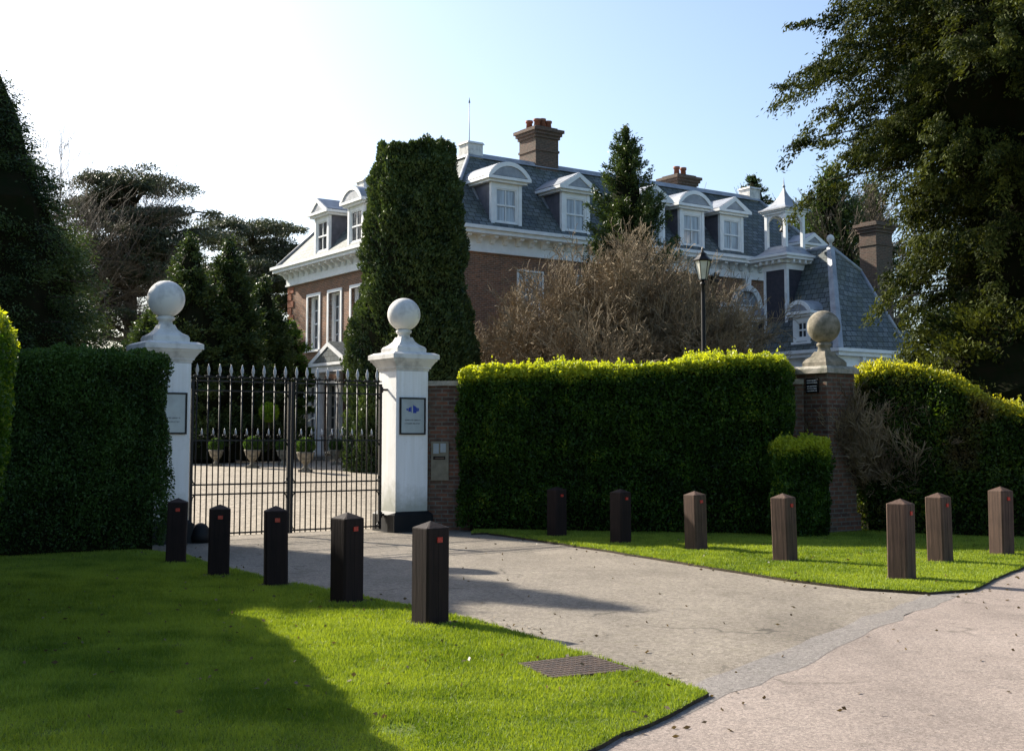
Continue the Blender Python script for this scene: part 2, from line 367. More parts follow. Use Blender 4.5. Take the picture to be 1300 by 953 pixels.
def vnoise(P, sc, seed):
    """cheap smooth 3D value noise in -1..1"""
    r = np.random.RandomState(seed); out = np.zeros(len(P))
    for k in range(5):
        q = r.normal(size=3) * sc; ph = r.uniform(0, 6.28); q2 = r.normal(size=3) * sc * 1.7; p2 = r.uniform(0, 6.28)
        out += np.sin(P @ q + ph + 1.3*np.sin(P @ q2 + p2))
    return out / 3.0

# ================================================================== GROUND
rng = np.random.default_rng(3)
def ground():
    xs = sorted(set([-900,-500,-250,-120] + list(range(-70, 90, 5)) + [120,250,500,900]))
    ys = sorted(set([-300,-100,-40] + list(range(-20, 130, 4)) + [160,220,400,900,1600]))
    b = MB(); n = len(xs)
    b.add([(x, y, gz(x, y) - 0.06) for y in ys for x in xs],
          [(j*n+i, j*n+i+1, (j+1)*n+i+1, (j+1)*n+i) for j in range(len(ys)-1) for i in range(n-1)])
    o = b.build('ground', M['field'], recalc=False); o['kind'] = 'structure'
ground()
# points of the plan -------------------------------------------------
PD = Vector((0.545, 0.838))                       # pavement direction
PB = gp(965, 862)                                 # a point on its left edge
def pv(s, off=0.0): return PB + PD * s + Vector((PD.y, -PD.x)) * off
PL = PR - E * 4.42
def loc_g(a, b_): return PR + E * a + N * b_      # gate frame: a along gate, b inward
drive = [pv(-9), pv(7.3), gp(1130, 715), gp(900, 672), loc_g(1.2, -0.6), loc_g(1.2, 0.6), loc_g(-5.6, 0.6), loc_g(-5.8, -1.5), gp(200, 740), gp(150, 900)]
drive[-1] = Vector((-3.5, 7.0)); drive.append(Vector((-4.5, 3.0)))
sheet('drive', drive, 0.0, M['asphalt'])
# pavement, kerb, road
sheet('pavement', [pv(-9), pv(-9, 3.6), pv(40, 3.6), pv(40)], 0.004, M['pave'])
kb = MB(); a, b2, c, d = pv(-9, 3.6), pv(-9, 3.74), pv(40, 3.74), pv(40, 3.6)
kb.add([(a.x,a.y,-.15),(b2.x,b2.y,-.15),(c.x,c.y,-.15),(d.x,d.y,-.15),(a.x,a.y,.012),(b2.x,b2.y,.012),(c.x,c.y,.012),(d.x,d.y,.012)],
       [(3,2,1,0),(4,5,6,7),(0,1,5,4),(1,2,6,5),(2,3,7,6),(3,0,4,7)])
kb.build('kerb', M['cap_stone'])['kind'] = 'structure'
sheet('road', [pv(-9, 3.74), pv(-9, 11), pv(40, 11), pv(40, 3.74)], -0.05, M['asphalt'])
# a strip of smoother repaired tarmac along the joint
def strip(name, pts, wd, z, mat):
    b = MB(); n = len(pts); L_ = []; R_ = []
    for i, p in enumerate(pts):
        d = (pts[min(i+1,n-1)] - pts[max(i-1,0)]).normalized(); q = Vector((d.y, -d.x)); k = wd[i] if hasattr(wd, '__len__') else wd
        L_.append((p.x - q.x*k, p.y - q.y*k, z)); R_.append((p.x + q.x*k, p.y + q.y*k, z))
    b.add(L_ + R_, [(i, n+i, n+i+1, i+1) for i in range(n-1)])
    o = b.build(name, mat, recalc=False); o['kind'] = 'structure'; return o
jr = random.Random(4)
pts = [pv(s, -0.12 + 0.03*math.sin(s*1.7) + jr.uniform(-.02, .02)) for s in [-3 + 0.35*i for i in range(28)]]
strip('path_joint', pts, [0.16 + jr.uniform(-.05, .05) for _ in pts], 0.0055, M['patch'])
# courtyard
def courtyard():
    b = MB(); A = [-16, -10, -5.6, -2, 1.2, 6, 12, 20, 30]; B = [0.6 + i * 1.4 for i in range(30)]; n = len(A)
    P = [loc_g(a_, b_) for b_ in B for a_ in A]
    b.add([(p.x, p.y, gz(p.x, p.y) + 0.004) for p in P], [(j*n+i, j*n+i+1, (j+1)*n+i+1, (j+1)*n+i) for j in range(len(B)-1) for i in range(n-1)])
    b.build('courtyard', M['gravel'], recalc=False)['kind'] = 'structure'
courtyard()
# lawns: slightly raised turf with soil edges
def wob(pts, amp, step, seed):
    r = random.Random(seed); out = []
    for a_, b_ in zip(pts[:-1], pts[1:]):
        n = max(1, int((b_ - a_).length / step))
        for k in range(n): p = a_.lerp(b_, k / n); out.append(p + Vector((r.uniform(-amp, amp), r.uniform(-amp, amp))) * (0 if k == 0 else 1))
    out.append(pts[-1]); return out
left_edge = wob([gp(232, 706), gp(280, 722), gp(345, 738), gp(480, 764), gp(600, 790), gp(700, 820), gp(765, 842), gp(822, 858), pv(-0.75, -0.05), pv(-1.4, 0.0), pv(-9, 0.0)], 0.02, 0.3, 1)
lawnL = left_edge + [Vector((-9, -1)), Vector((-12, 14)), Vector((-11, 19)), Vector((-6.4, 18.9))]
right_edge = wob([gp(618, 678), gp(700, 690), gp(780, 702), gp(900, 722), gp(1000, 738), gp(1090, 749), gp(1180, 755), gp(1235, 751), gp(1262, 737), gp(1300, 722), pv(14, -0.06), pv(24, -.06)], 0.02, 0.3, 2)
lawnR = right_edge + [Vector((18, 26)), Vector((9, 24.5)), Vector((-0.6, 23.0)), Vector((-0.7, 21.3))]
sheet('lawn', lawnL, 0.030, M['turf'], thick=0.09, side=M['soil'])
sheet('verge', lawnR, 0.030, M['turf'], thick=0.09, side=M['soil'])
def inside(poly, X, Y):
    r = np.zeros(len(X), bool); n = len(poly)
    for i in range(n):
        x1, y1 = poly[i][0], poly[i][1]; x2, y2 = poly[(i+1) % n][0], poly[(i+1) % n][1]
        c = ((y1 > Y) != (y2 > Y)) & (X < (x2-x1)*(Y-y1)/(y2-y1+1e-12) + x1); r ^= c
    return r
def grass(name, poly, n, seed, ymax, label):
    r = np.random.default_rng(seed); xs = [p[0] for p in poly]; ys = [p[1] for p in poly]
    X = r.uniform(max(min(xs), -9), min(max(xs), 13), n*4); Y = r.uniform(max(min(ys), 5.5), min(max(ys), ymax), n*4)
    keep = inside(poly, X, Y) & (np.abs(X) < 0.45*Y + 0.6)
    w_ = np.clip((8.0 / np.maximum(Y, 1))**1.2, 0.15, 1.0); keep &= r.uniform(0, 1, len(X)) < w_
    for q in dr_poly_list: keep &= ~inside(q, X, Y)
    for p in FEET: keep &= np.hypot(X - p.x, Y - p.y) > r.uniform(.15, .26, len(X))
    keep &= ~((vnoise(np.stack([X, Y, 0*X], 1), 2.6, seed+20) > 1.05) & (r.uniform(0, 1, len(X)) < .7))
    X, Y = X[keep], Y[keep]; m = len(X)
    P = np.stack([X, Y, np.full(m, 0.028)], 1); d = np.tile([0, 0, 1.7], (m, 1))
    cl = vnoise(np.stack([X, Y, 0*X], 1), 3.0, seed); hs = 1 + 0.25*cl
    Lh = 0.034 * hs * (Y / 9.0)**0.25
    rv = np.clip(0.5 + 0.16*vnoise(np.stack([X, Y, 0*X], 1), 5.0, seed+9) + 0.24*vnoise(np.stack([X, Y, 0*X], 1), 1.1, seed+5) + 0.18*r.normal(size=m), 0, 1)
    o = leaves_mesh(name, P, Lh, 0.0075*(Y/8.0)**0.8, r, M['leaf_grass'], dirs=d, jitter=0.75, tri=True, rnd=rv)
    setp(o, label, 'grass', kind='stuff'); return o
FEET = [gp(u, v - 3, .03) for u, v in ((223,717),(277,733),(350,745),(440,766),(546,793),(707,683),(788,692),(884,700),(997,714),(1145,737),(1194,716),(1272,707))]
drain = [gp(655, 849), gp(748, 838), gp(808, 858), gp(700, 868)]
dr_poly_list = [drain]
grass('grass', lawnL, 420000, 5, 19.5, 'short bright green lawn grass left of the drive in front of the clipped hedge')
grass('grass', lawnR, 420000, 6, 22.5, 'short bright green verge grass right of the drive between the bollards')

def foot_soil():
    b = MB(); r = random.Random(2)
    for p in FEET:
        n = 14; b.add([(p.x + math.cos(6.283*k/n)*r.uniform(.17, .30), p.y + math.sin(6.283*k/n)*r.uniform(.17, .28), .034) for k in range(n)], [list(range(n))])
    b.build('soil', M['soil'], recalc=False)['kind'] = 'structure'
foot_soil()
def litter():
    r = np.random.default_rng(77); n = 2600; Y = r.uniform(7, 22, n); X = r.uniform(-.43, .43, n)*Y
    onl = inside(lawnL, X, Y) | inside(lawnR, X, Y)
    edge = np.zeros(n, bool)
    for pl in (left_edge, right_edge):
        for a_ in pl: edge |= np.hypot(X - a_[0], Y - a_[1]) < .35
    keep = (onl & (r.uniform(0,1,n) < .15)) | (edge & ~onl) | (r.uniform(0,1,n) < .10)
    X, Y, onl = X[keep], Y[keep], onl[keep]; Z = np.where(onl, .058, .012)
    o = leaves_mesh('fallen_leaves', np.stack([X, Y, Z], 1), .045, .026, r, M['leaf_dry'], dirs=np.stack([r.normal(size=len(X)), r.normal(size=len(X)), 0*X], 1)*2, jitter=.35)
    setp(o, 'small dry brown leaves scattered on the lawns and along the drive edges', 'leaf litter', kind='stuff')
litter()
# drain cover of small bronze blocks
def drain_cover():
    dt = thing('drain_cover', (*(sum(drain, Vector((0,0)))/4), 0.03), 'rusty brown studded drain cover set in the grass at the drive edge', 'drain cover')
    o_ = dt.location; b = MB(); g = MB()
    A0, B0, C0_, D0_ = drain
    q = lambda s, t: (A0.lerp(B0, s)).lerp(D0_.lerp(C0_, s), t)
    nx, ny = 16, 9
    for i in range(nx):
        for j in range(ny):
            e = 0.10; off = 0.5/nx*(j % 2)*0
            c = [q((i+e)/nx, (j+e)/ny), q((i+1-e)/nx, (j+e)/ny), q((i+1-e)/nx, (j+1-e)/ny), q((i+e)/nx, (j+1-e)/ny)]
            z1 = 0.016
            b.add([(p.x-o_.x, p.y-o_.y, 0) for p in c] + [(p.x-o_.x, p.y-o_.y, z1) for p in c], [(3,2,1,0),(4,5,6,7),(0,1,5,4),(1,2,6,5),(2,3,7,6),(3,0,4,7)])
    g.add([(p.x-o_.x, p.y-o_.y, 0.004) for p in drain], [(0,1,2,3)])
    b.build('stud_plate', M['brass'], dt); g.build('base_plate', M['soil'], dt)
drain_cover()

# ================================================================== HOUSE
HO = Vector((-2.46, 48.0, ZG))
house = thing('country_house', HO, 'large red brick country house with slate mansard roof, white dormers and bell cupola', 'house', rz=TH)
side = lambda off=0.0: (lambda a, d, z: (a, off + d, z))          # wall facing -y ; d inward
front = lambda off=0.0: (lambda a, d, z: (off + d, a, z))         # wall facing -x
def wall_face(b, T, a0, a1, z0, z1, holes, rev=0.16):
    """quads around holes; holes = (a0,a1,z0,z1)"""
    A_ = sorted(set([a0, a1] + [h[0] for h in holes] + [h[1] for h in holes])); Z_ = sorted(set([z0, z1] + [h[2] for h in holes] + [h[3] for h in holes]))
    old = b.T; b.T = T
    for i in range(len(A_)-1):
        for j in range(len(Z_)-1):
            ca, cz = (A_[i]+A_[i+1])/2, (Z_[j]+Z_[j+1])/2
            if any(h[0] < ca < h[1] and h[2] < cz < h[3] for h in holes): continue
            b.add([(A_[i],0,Z_[j]),(A_[i+1],0,Z_[j]),(A_[i+1],0,Z_[j+1]),(A_[i],0,Z_[j+1])], [(0,1,2,3)])
    for h in holes:
        x0,x1,y0,y1 = h
        b.add([(x0,0,y0),(x1,0,y0),(x1,0,y1),(x0,0,y1),(x0,rev,y0),(x1,rev,y0),(x1,rev,y1),(x0,rev,y1)],
              [(0,1,5,4),(1,2,6,5),(2,3,7,6),(3,0,4,7)])
    b.T = old
def sash(T, parent, a, z0, w_, h, nx=3, ny=4, fr=0.09, rec=0.10, glass='glass', arch=0.14, sill=True, name='window'):
    """window: outer architrave, sash frame with glazing bars; pane as child"""
    b = MB(T); x0, x1, z1 = a - w_/2, a + w_/2, z0 + h
    if arch:
        b.box(x0-arch, x0, -0.05, rec+.04, z0, z1+arch); b.box(x1, x1+arch, -0.05, rec+.04, z0, z1+arch); b.box(x0, x1, -0.053, rec+.04, z1, z1+arch+.003)
    if sill: b.box(x0-arch-.06, x1+arch+.06, -0.14, rec+.05, z0-0.10, z0-.002)
    b.box(x0, x0+fr, rec-.03, rec+.04, z0, z1); b.box(x1-fr, x1, rec-.03, rec+.04, z0, z1)
    b.box(x0+fr, x1-fr, rec-.03, rec+.04, z0, z0+fr*1.1); b.box(x0+fr, x1-fr, rec-.03, rec+.04, z1-fr, z1)
    zm = (z0+z1)/2; b.box(x0+fr, x1-fr, rec-.04, rec+.045, zm-.035, zm+.035)
    g = 0.022
    for k in range(1, nx):
        xx = x0 + fr + (w_-2*fr)*k/nx; b.box(xx-g, xx+g, rec-.012, rec+.03, z0+fr, z1-fr)
    for k in range(1, ny):
        if k*2 == ny: continue
        zz = z0 + h*k/ny; b.box(x0+fr, x1-fr, rec-.010, rec+.028, zz-g, zz+g)
    o = b.build(name, M['white'], parent)
    p = MB(T); p.add([(x0+.01,rec+.02,z0+.01),(x1-.01,rec+.02,z0+.01),(x1-.01,rec+.02,z1-.01),(x0+.01,rec+.02,z1-.01)], [(0,1,2,3)])
    p.build('pane', M[glass], o if parent is house else parent)
    return o
LX, LY, ZC = 22.3, 15.0, 9.35
# -- walls
up_front = [3.1, 5.4, 7.7, 9.95, 12.15]; up_side = [3.9, 6.9, 9.7, 12.3]
wb = MB()
holes_f = [(y-.6, y+.6, 5.1, 7.65) for y in up_front] + [(y-.6, y+.6, 0.35, 3.45) for y in (3.1, 5.2, 10.3, 12.4)] + [(7.2, 8.3, 0.3, 3.1)]
holes_s = [(x-.6, x+.6, 5.15, 7.75) for x in up_side] + [(x-.6, x+.6, 0.9, 3.5) for x in (3.9, 6.9, 9.7)]
wall_face(wb, front(), 0, LY, 0, 8.6, holes_f); wall_face(wb, side(), 0, LX, 0, 8.6, holes_s)
wall_face(wb, front(LX), 0, LY, 0, 8.6, []); wall_face(wb, side(LY), 0, LX, 0, 8.6, [])
wb.build('wall', M['brick'], house, recalc=False)
for y in up_front: sash(front(), house, y, 5.1, 1.2, 2.55, 3, 4, arch=0.14, rec=.30)
for x in up_side: sash(side(), house, x, 5.15, 1.2, 2.6, 3, 4, arch=0.07)
for y in (3.1, 5.2, 10.3, 12.4): sash(front(), house, y, 0.35, 1.2, 3.1, 3, 6, arch=0.15, rec=.30)
for x in (3.9, 6.9, 9.7): sash(side(), house, x, 0.9, 1.2, 2.6, 3, 4, arch=0.02)
# quoins on the far end and near corner
qb = MB(); qc = MB()
for k in range(24):
    z = 0.1 + k*0.345; L_ = 0.62 if k % 2 else 0.38
    qb.box(-0.045, 0.0, LY-L_, LY+0.045, z, z+0.30)
    qc.box(-0.045, -0.001, -0.045, L_, z, z+0.30); qc.box(0.0, L_, -0.045, -0.001, z, z+0.30)
qb.build('quoin', M['quoin'], house); qc.build('quoin', M['quoin'], house)
# plinth
b = MB(); b.box(-0.08, 6.6, -0.08, 0, 0, 0.5); b.box(-0.08, 0, 0.001, 7.0, 0, .30); b.box(-0.08, 0, 8.5, LY+.05, 0, .30); b.build('plinth', M['black_base'], house)
# string course
# -- cornice
def cornice(parent, x0, x1, y0, y1, zt, zb, prot, br, name='cornice', bsp=0.62, sides='fs'):
    b = MB()
    b.box(x0-.10, x1+.10, y0-.10, y1+.10, zb, zt-.30)
    b.box(x0-.14, x1+.14, y0-.14, y1+.14, zb-.04, zb+.05)
    b.box(x0-prot, x1+prot, y0-prot, y1+prot, zt-.299, zt-.14)
    b.box(x0-prot-.10, x1+prot+.10, y0-prot-.10, y1+prot+.10, zt-.138, zt)
    o = b.build(name, M['white'], parent)
    if br:
        d = prot*0.8; par = o if parent is house else parent; pr_ = [(-d, zt-.30), (-.1, zt-.30), (-.1, zt-.62), (-.2, zt-.60), (-.3, zt-.46), (-d, zt-.40)]
        m = MB(); m.prism([(x0+p, z) for p, z in pr_], y0-.09, y0+.09, 'y'); n = int((y1-y0)/bsp)
        f1 = m.build('bracket', M['white'], par); rep(f1, [(0, (y1-y0)*k/n, 0) for k in range(1, n+1)])
        m = MB(); m.prism([(y0+p, z) for p, z in pr_], x0-.09, x0+.09, 'x'); n = int((x1-x0)/bsp)
        f2 = m.build('bracket', M['white'], par); f2.location = ((x1-x0)/n, 0, 0); rep(f2, [((x1-x0)*k/n, 0, 0) for k in range(1, n)])
    return o
cornice(house, 0, LX, 0, LY, ZC, 8.42, 0.62, True)
# -- main roof
RZ = 12.95; SB = 2.5
b = MB(); b.frus((-.45, LX+.45, -.45, LY+.45), (SB, LX-SB, SB, LY-SB), ZC+.003, RZ)
roof = b.build('roof', M['slate'], house)
b = MB()
b.frus((SB-.2, LX-SB+.2, SB-.2, LY-SB+.2), (SB+.0, LX-SB-.0, SB+.0, LY-SB-.0), RZ-.10, RZ+.14)
b.box(-.70, LX+.70, -.70, LY+.70, ZC+.001, ZC+.02)
for (cx, cy, tx, ty) in ((-.45,-.45,SB,SB), (LX+.45,-.45,LX-SB,SB), (-.45,LY+.45,SB,LY-SB)): b.tube([(cx, cy, ZC+.05), (tx, ty, RZ+.03)], 0.09, 8)
b.build('roof_flashing', M['lead'], roof)
for (x, y) in ((SB-.1, SB-.1), (LX-SB-.6, SB-.1), (SB-.1, LY-SB-.7)):
    b = MB(); b.box(x, x+.75, y, y+.75, RZ-.3, RZ+.50); b.frus((x-.06, x+.81, y-.06, y+.81), (x, x+.75, y, y+.75), RZ+.502, RZ+.60)
    b.build('parapet_block', M['stone_white'], roof)
# -- chimneys
def chimney(x0, y0, w_, d, z0, z1, pots, mat='brick_stack', parent=roof, cap=True):
    b = MB(); b.box(x0, x0+w_, y0, y0+d, z0, z1-.55)
    for k, (o_, h) in enumerate(((.06, .14), (.13, .14), (.2, .12))):
        zz = z1-.549 + k*.141; b.box(x0-o_, x0+w_+o_, y0-o_, y0+d+o_, zz, zz+.14)
    b.box(x0-.04, x0+w_+.04, y0-.04, y0+d+.04, z1-1.15, z1-1.05)
    b.box(x0+.02, x0+w_-.02, y0+.02, y0+d-.02, z1-.13, z1-.02)
    c = b.build('chimney', M[mat], parent)
    for (px, py, ph) in pots:
        q = MB(); q.lathe([(.15, 0), (.13, ph*.7), (.17, ph*.75), (.17, ph), (.10, ph), (.10, ph-.1)], 12, (x0+px, y0+py, z1-.02)); q.build('chimney_pot', M['pot'], c if parent is house else parent)
    return c
chimney(5.9, SB-.15, 1.25, 1.25, 11.5, 14.75, [(.3,.3,.36), (.62,.35,.42), (.95,.35,.36), (.95,.9,.36), (.3,.9,.4)])
chimney(15.9, SB+1.6, 1.3, 1.2, 12, 14.15, [(.4,.5,.45), (.85,.5,.45)])
b = MB(); b.tube([(3.1, 3.4, RZ-.1), (3.1, 3.4, RZ+1.2), (3.1, 3.4, RZ+2.55)], [.03, .02, .015], 6); b.tube([(3.1,3.4,RZ+2.55),(3.1,3.4,RZ+2.8)], [.045,.004], 6)
b.build('lightning_rod', M['lead'], roof)
# -- dormers
def dormer(T, a, kind, z0=9.50, w_=1.5, h=1.75, fr=-0.24, slope=(SB+.45)/(RZ-ZC), zbase=ZC, off=0.0, rise=0.62, glass='glass_net', ov=0.30, deep=None):
    """T maps (a, depth inward, z) ; roof plane depth = (z-zbase)*slope - .45"""
    x0, x1, zt = a-w_/2, a+w_/2, z0+h
    dp = lambda z: (deep if deep else (z-zbase)*slope - 0.30)
    b = MB(T)
    iw = 1.0 if w_ > 1.3 else w_*0.55
    # front wall as four members round the opening
    b.box(x0, a-iw/2, fr, fr+.12, z0, zt); b.box(a+iw/2, x1, fr, fr+.12, z0, zt)
    b.box(a-iw/2, a+iw/2, fr, fr+.12, z0, z0+.16); b.box(a-iw/2, a+iw/2, fr, fr+.12, zt-.22, zt)
    b.box(x0-.08, x1+.08, fr-.08, fr+.13, z0-.10, z0-.002)
    b.box(x0-.001, x0+.16, fr-.03, fr-.001, z0, zt); b.box(x1-.16, x1+.001, fr-.03, fr-.001, z0, zt)
    # cornice
    e1 = dp(zt)
    b.box(x0-ov*.6, x1+ov*.6, fr-ov*.6, e1, zt, zt+.10); b.box(x0-ov, x1+ov, fr-ov, e1+.15, zt+.102, zt+.22)
    # pediment / arch ring
    zz = zt+.222; X0, X1 = x0-ov, x1+ov
    if kind == 'seg':
        n = 12; half = (X1-X0)/2; R = (half*half + rise*rise)/(2*rise); cz = zz+rise-R; th = math.asin(min(1, half/R)) if rise <= half else math.pi/2
        P = lambda r_, k: (a + r_*math.sin(-th+2*th*k/n), max(zz, cz + r_*math.cos(-th+2*th*k/n)))
        outer = [P(R, k) for k in range(n+1)]; inner = [P(R-.17, k) for k in range(n+1)]
    else:
        outer = [(X0, zz), (a, zz+rise), (X1, zz)]; inner = [(X0+.42, zz), (a, zz+rise-.19), (X1-.42, zz)]
    m = len(outer)
    for k in range(m-1):
        q = [outer[k], outer[k+1], inner[k+1], inner[k]]
        b.prism(q, fr-ov, fr-.02, 'y')
    o = b.build('dormer', M['white'], house)
    r = MB(T); r.prism([(p[0], p[1]-.02) for p in inner], fr-.10, fr-.04, 'y'); r.build('tympanum', M['cheek'], o)
    r = MB(T); r.prism([(p[0]*1.0, p[1]+.025) for p in outer], fr-ov+.04, dp(zz+rise)+.35, 'y'); r.build('dormer_roof', M['lead'], o)
    c = MB(T)
    for xx in (x0+.01, x1-.07):
        c.prism([(fr+.121, z0-.02), (fr+.121, zt-.001), (dp(zt)+.1, zt-.001), (max(dp(z0)+.1, fr+.2), z0-.02)], xx, xx+.06, 'x')
    c.build('cheek', M['cheek'], o)
    f = MB(T)
    for (ea, eb) in ((x0-.10, x0), (x1, x1+.10)):
        f.add([(ea, fr+.06, z0-.02), (eb, fr+.06, z0-.02), (eb, dp(zt)-.25, zt-.02), (ea, dp(zt)-.25, zt-.02),
               (ea, fr+.16, z0-.08), (eb, fr+.16, z0-.08), (eb, dp(zt)-.18, zt-.04), (ea, dp(zt)-.18, zt-.04)], [(0,1,2,3),(7,6,5,4),(0,4,5,1),(1,5,6,2),(2,6,7,3),(3,7,4,0)])
    f.build('flashing', M['lead'], o)
    sash(T, o, a, z0+.16, iw, h-.38, 2, 2, fr=.05, rec=fr+.06, glass=glass, arch=0, sill=False, name='sash')
    return o
for x, k in ((2.55, 'seg'), (6.1, 'ped'), (10.35, 'ped'), (12.75, 'seg'), (15.25, 'ped')): dormer(side(), x, k)
for y, k in ((10.9, 'ped'), (7.5, 'seg'), (4.1, 'ped')): dormer(front(), y, k, glass='glass')
dormer(side(), 20.6, 'ped', z0=9.45, h=.75, w_=1.3, rise=.5)
# -- portico on the entrance front
b = MB(); pc = 7.75
for y in (pc-1.5, pc+1.5):
    b.lathe([(.26, 0), (.26, .12), (.20, .2), (.205, 1.6), (.17, 3.45), (.20, 3.5), (.25, 3.6), (.25, 3.7)], 16, (-1.05, y, .15))
b.build('column', M['white'], house)
b = MB(); b.box(-1.35, 0, pc-1.78, pc+1.78, 3.851, 4.12); b.box(-1.45, 0, pc-1.88, pc+1.88, 4.122, 4.25)
ap = 5.15
outer = [(pc-1.95, 4.252), (pc, ap), (pc+1.95, 4.252)]; inner = [(pc-1.5, 4.252), (pc, ap-.2), (pc+1.5, 4.252)]
for k in range(2): b.prism([outer[k], outer[k+1], inner[k+1], inner[k]], -1.45, -1.1, 'x')
b.prism([(p[0], p[1]-.01) for p in inner], -1.25, -1.15, 'x')
for y in (pc-1.5, pc+1.5): b.box(-.12, -.001, y-.2, y+.2, 0.15, 3.85)
b.build('portico', M['white'], house)
b = MB(); b.prism([(p[0], p[1]+.03) for p in outer], -1.42, 0, 'x'); b.build('portico_roof', M['slate'], house)
# carved relief in tympanum : swags
b = MB()
for s in (-1, 1):
    b.tube([(-1.27, pc+s*(.15+.18*k), 4.35 + (.22 if k % 2 else .40) - .03*k) for k in range(6)], .035, 6)
b.ball((-1.27, pc, 4.62), .15, 12); b.build('carved_relief', M['stone_white'], house)
b = MB(); b.box(-1.7, 0, pc-1.9, pc+1.9, -.05, .15); b.box(-2.0, -1.7, pc-1.9, pc+1.9, -.05, .07); b.build('step', M['cap_stone'], house)
b = MB(front()); b.box(7.2, 8.3, .08, .14, .3, 3.1)
for i in range(2):
    for j in range(3): b.box(7.28+.5*i, 7.70+.5*i, .055, .081, .42+.88*j, 1.15+.88*j)
dr = b.build('door', M['white'], house); b = MB(); b.ball((.03, 8.15, 1.35), .05, 10); b.build('handle', M['brass'], dr)

# -- arched three light window on the side wall above the link roof
vx = 16.35; b = MB(side())
n = 14
for k in range(n):
    t0, t1 = math.pi*k/n, math.pi*(k+1)/n; R1, R0 = .98, .70
    b.prism([(vx+R1*math.cos(t0), 7.15+R1*math.sin(t0)), (vx+R1*math.cos(t1), 7.15+R1*math.sin(t1)), (vx+R0*math.cos(t1), 7.15+R0*math.sin(t1)), (vx+R0*math.cos(t0), 7.15+R0*math.sin(t0))], -.14, -.001, 'y')
b.prism([(vx-.13, 7.80), (vx+.13, 7.80), (vx+.2, 8.38), (vx-.2, 8.38)], -.20, -.001, 'y')
for (x0, x1) in ((vx-.98, vx-.70), (vx+.70, vx+.98), (vx-1.95, vx-1.78), (vx+1.78, vx+1.95)): b.box(x0, x1, -.14, -.001, 5.3, 7.15)
b.box(vx-2.0, vx-.70, -.16, -.001, 6.98, 7.20); b.box(vx+.70, vx+2.0, -.16, -.001, 6.98, 7.20)
b.box(vx-.69, vx+.69, -.09, -.02, 7.11, 7.17); b.box(vx-.025, vx+.025, -.08, -.02, 5.3, 7.11)
for xx in (vx-1.36, vx+1.36, vx-.35, vx+.35):
    b.box(xx-.025, xx+.025, -.081, -.02, 5.3, 6.98)
for zz in (5.7, 6.15, 6.6): b.box(vx-1.78, vx-.98, -.082, -.02, zz-.02, zz+.02); b.box(vx-.70, vx+.70, -.082, -.02, zz-.02, zz+.02)
for ang in (45, 90, 135):
    c_, s_ = math.cos(math.radians(ang)), math.sin(math.radians(ang))
    b.tube([(vx+.25*c_, -.05, 7.15+.25*s_), (vx+.72*c_, -.05, 7.15+.72*s_)], .022, 4)
b.tube([(vx+.27*math.cos(math.pi*k/8), -.05, 7.15+.27*math.sin(math.pi*k/8)) for k in range(9)], .02, 4)
vw = b.build('arched_window', M['white'], house)
b = MB(side()); b.prism([(vx+.71*math.cos(math.pi*k/n), 7.15+.71*math.sin(math.pi*k/n)) for k in range(n+1)], -.03, -.004, 'y')
b.box(vx-.705, vx+.705, -.03, -.004, 5.3, 7.15); b.box(vx-1.8, vx-.96, -.03, -.004, 5.3, 7.0); b.box(vx+.96, vx+1.8, -.03, -.004, 5.3, 7.0)
b.build('pane', M['glass_net'], vw)
# drainpipe
b = MB(); b.tube([(14.15, -.14, 0), (14.15, -.14, 8.1), (14.15, -.3, 8.5)], .07, 8); b.box(14.0, 14.3, -.32, -.05, 8.0, 8.3); b.build('drainpipe', M['iron'], house)
# -- wing
b = MB(); wall_face(b, front(14.0), -7.4, 0, 0, 4.1, [(-6.2, -5.2, 1.0, 3.0), (-2.8, -1.8, 1.0, 3.0)]); wall_face(b, side(-7.4), 14, 18, 0, 4.1, []); wall_face(b, front(18.0), -7.4, 0, 0, 4.1, [])
b.build('wing_wall', M['brick'], house, recalc=False)
for y in (-5.7, -2.3): sash(front(14.0), house, y, 1.0, 1.0, 2.0, 3, 4, arch=.1)
cornice(house, 14, 18, -7.4, -.35, 4.60, 3.85, 0.34, True, 'wing_cornice', 1.2)
b = MB()
A8 = [(13.72,-7.68,4.605),(18.28,-7.68,4.605),(18.28,-3.3,4.605),(13.72,-3.3,4.605),(15.75,-5.65,9.15),(17.66,-5.65,8.25),(17.66,-3.3,8.25),(15.75,-3.3,9.15)]
b.add(A8, [(3,2,1,0),(4,5,6,7),(0,1,5,4),(1,2,6,5),(2,3,7,6),(3,0,4,7)])
wr = b.build('wing_roof', M['slate'], house)
b = MB(); b.prism([(13.72, 4.606), (18.28, 4.606), (16.0, 6.5)], -3.298, -.001, 'y'); b.build('link_roof', M['slate'], house)
b = MB()
def lead_strip(p, q, wd, up=.05):
    p, q = Vector(p), Vector(q); d = (q-p).normalized(); o_ = Vector((-.7, -.7, .35)).normalized(); s_ = d.cross(o_).normalized()*wd/2; u_ = s_.cross(d).normalized()*up
    if u_.dot(o_) < 0: u_ = -u_
    b.add([p-s_-u_, p+s_-u_, p+u_*1.5, q-s_*.8-u_, q+s_*.8-u_, q+u_*1.5], [(0,2,1),(3,4,5),(0,1,4,3),(1,2,5,4),(2,0,3,5)])
lead_strip(A8[0], A8[4], .42, .06); b.tube([A8[5], A8[4], A8[7]], .10, 8); b.tube([A8[1], A8[5]], .08, 8)
b.build('hip_flashing', M['lead'], wr)
b = MB(); b.lathe([(.10,0),(.06,.08),(.06,.16),(.14,.24),(.17,.36),(.12,.48),(.01,.54)], 14, (15.75,-5.65,9.15)); b.build('finial', M['stone_white'], wr)
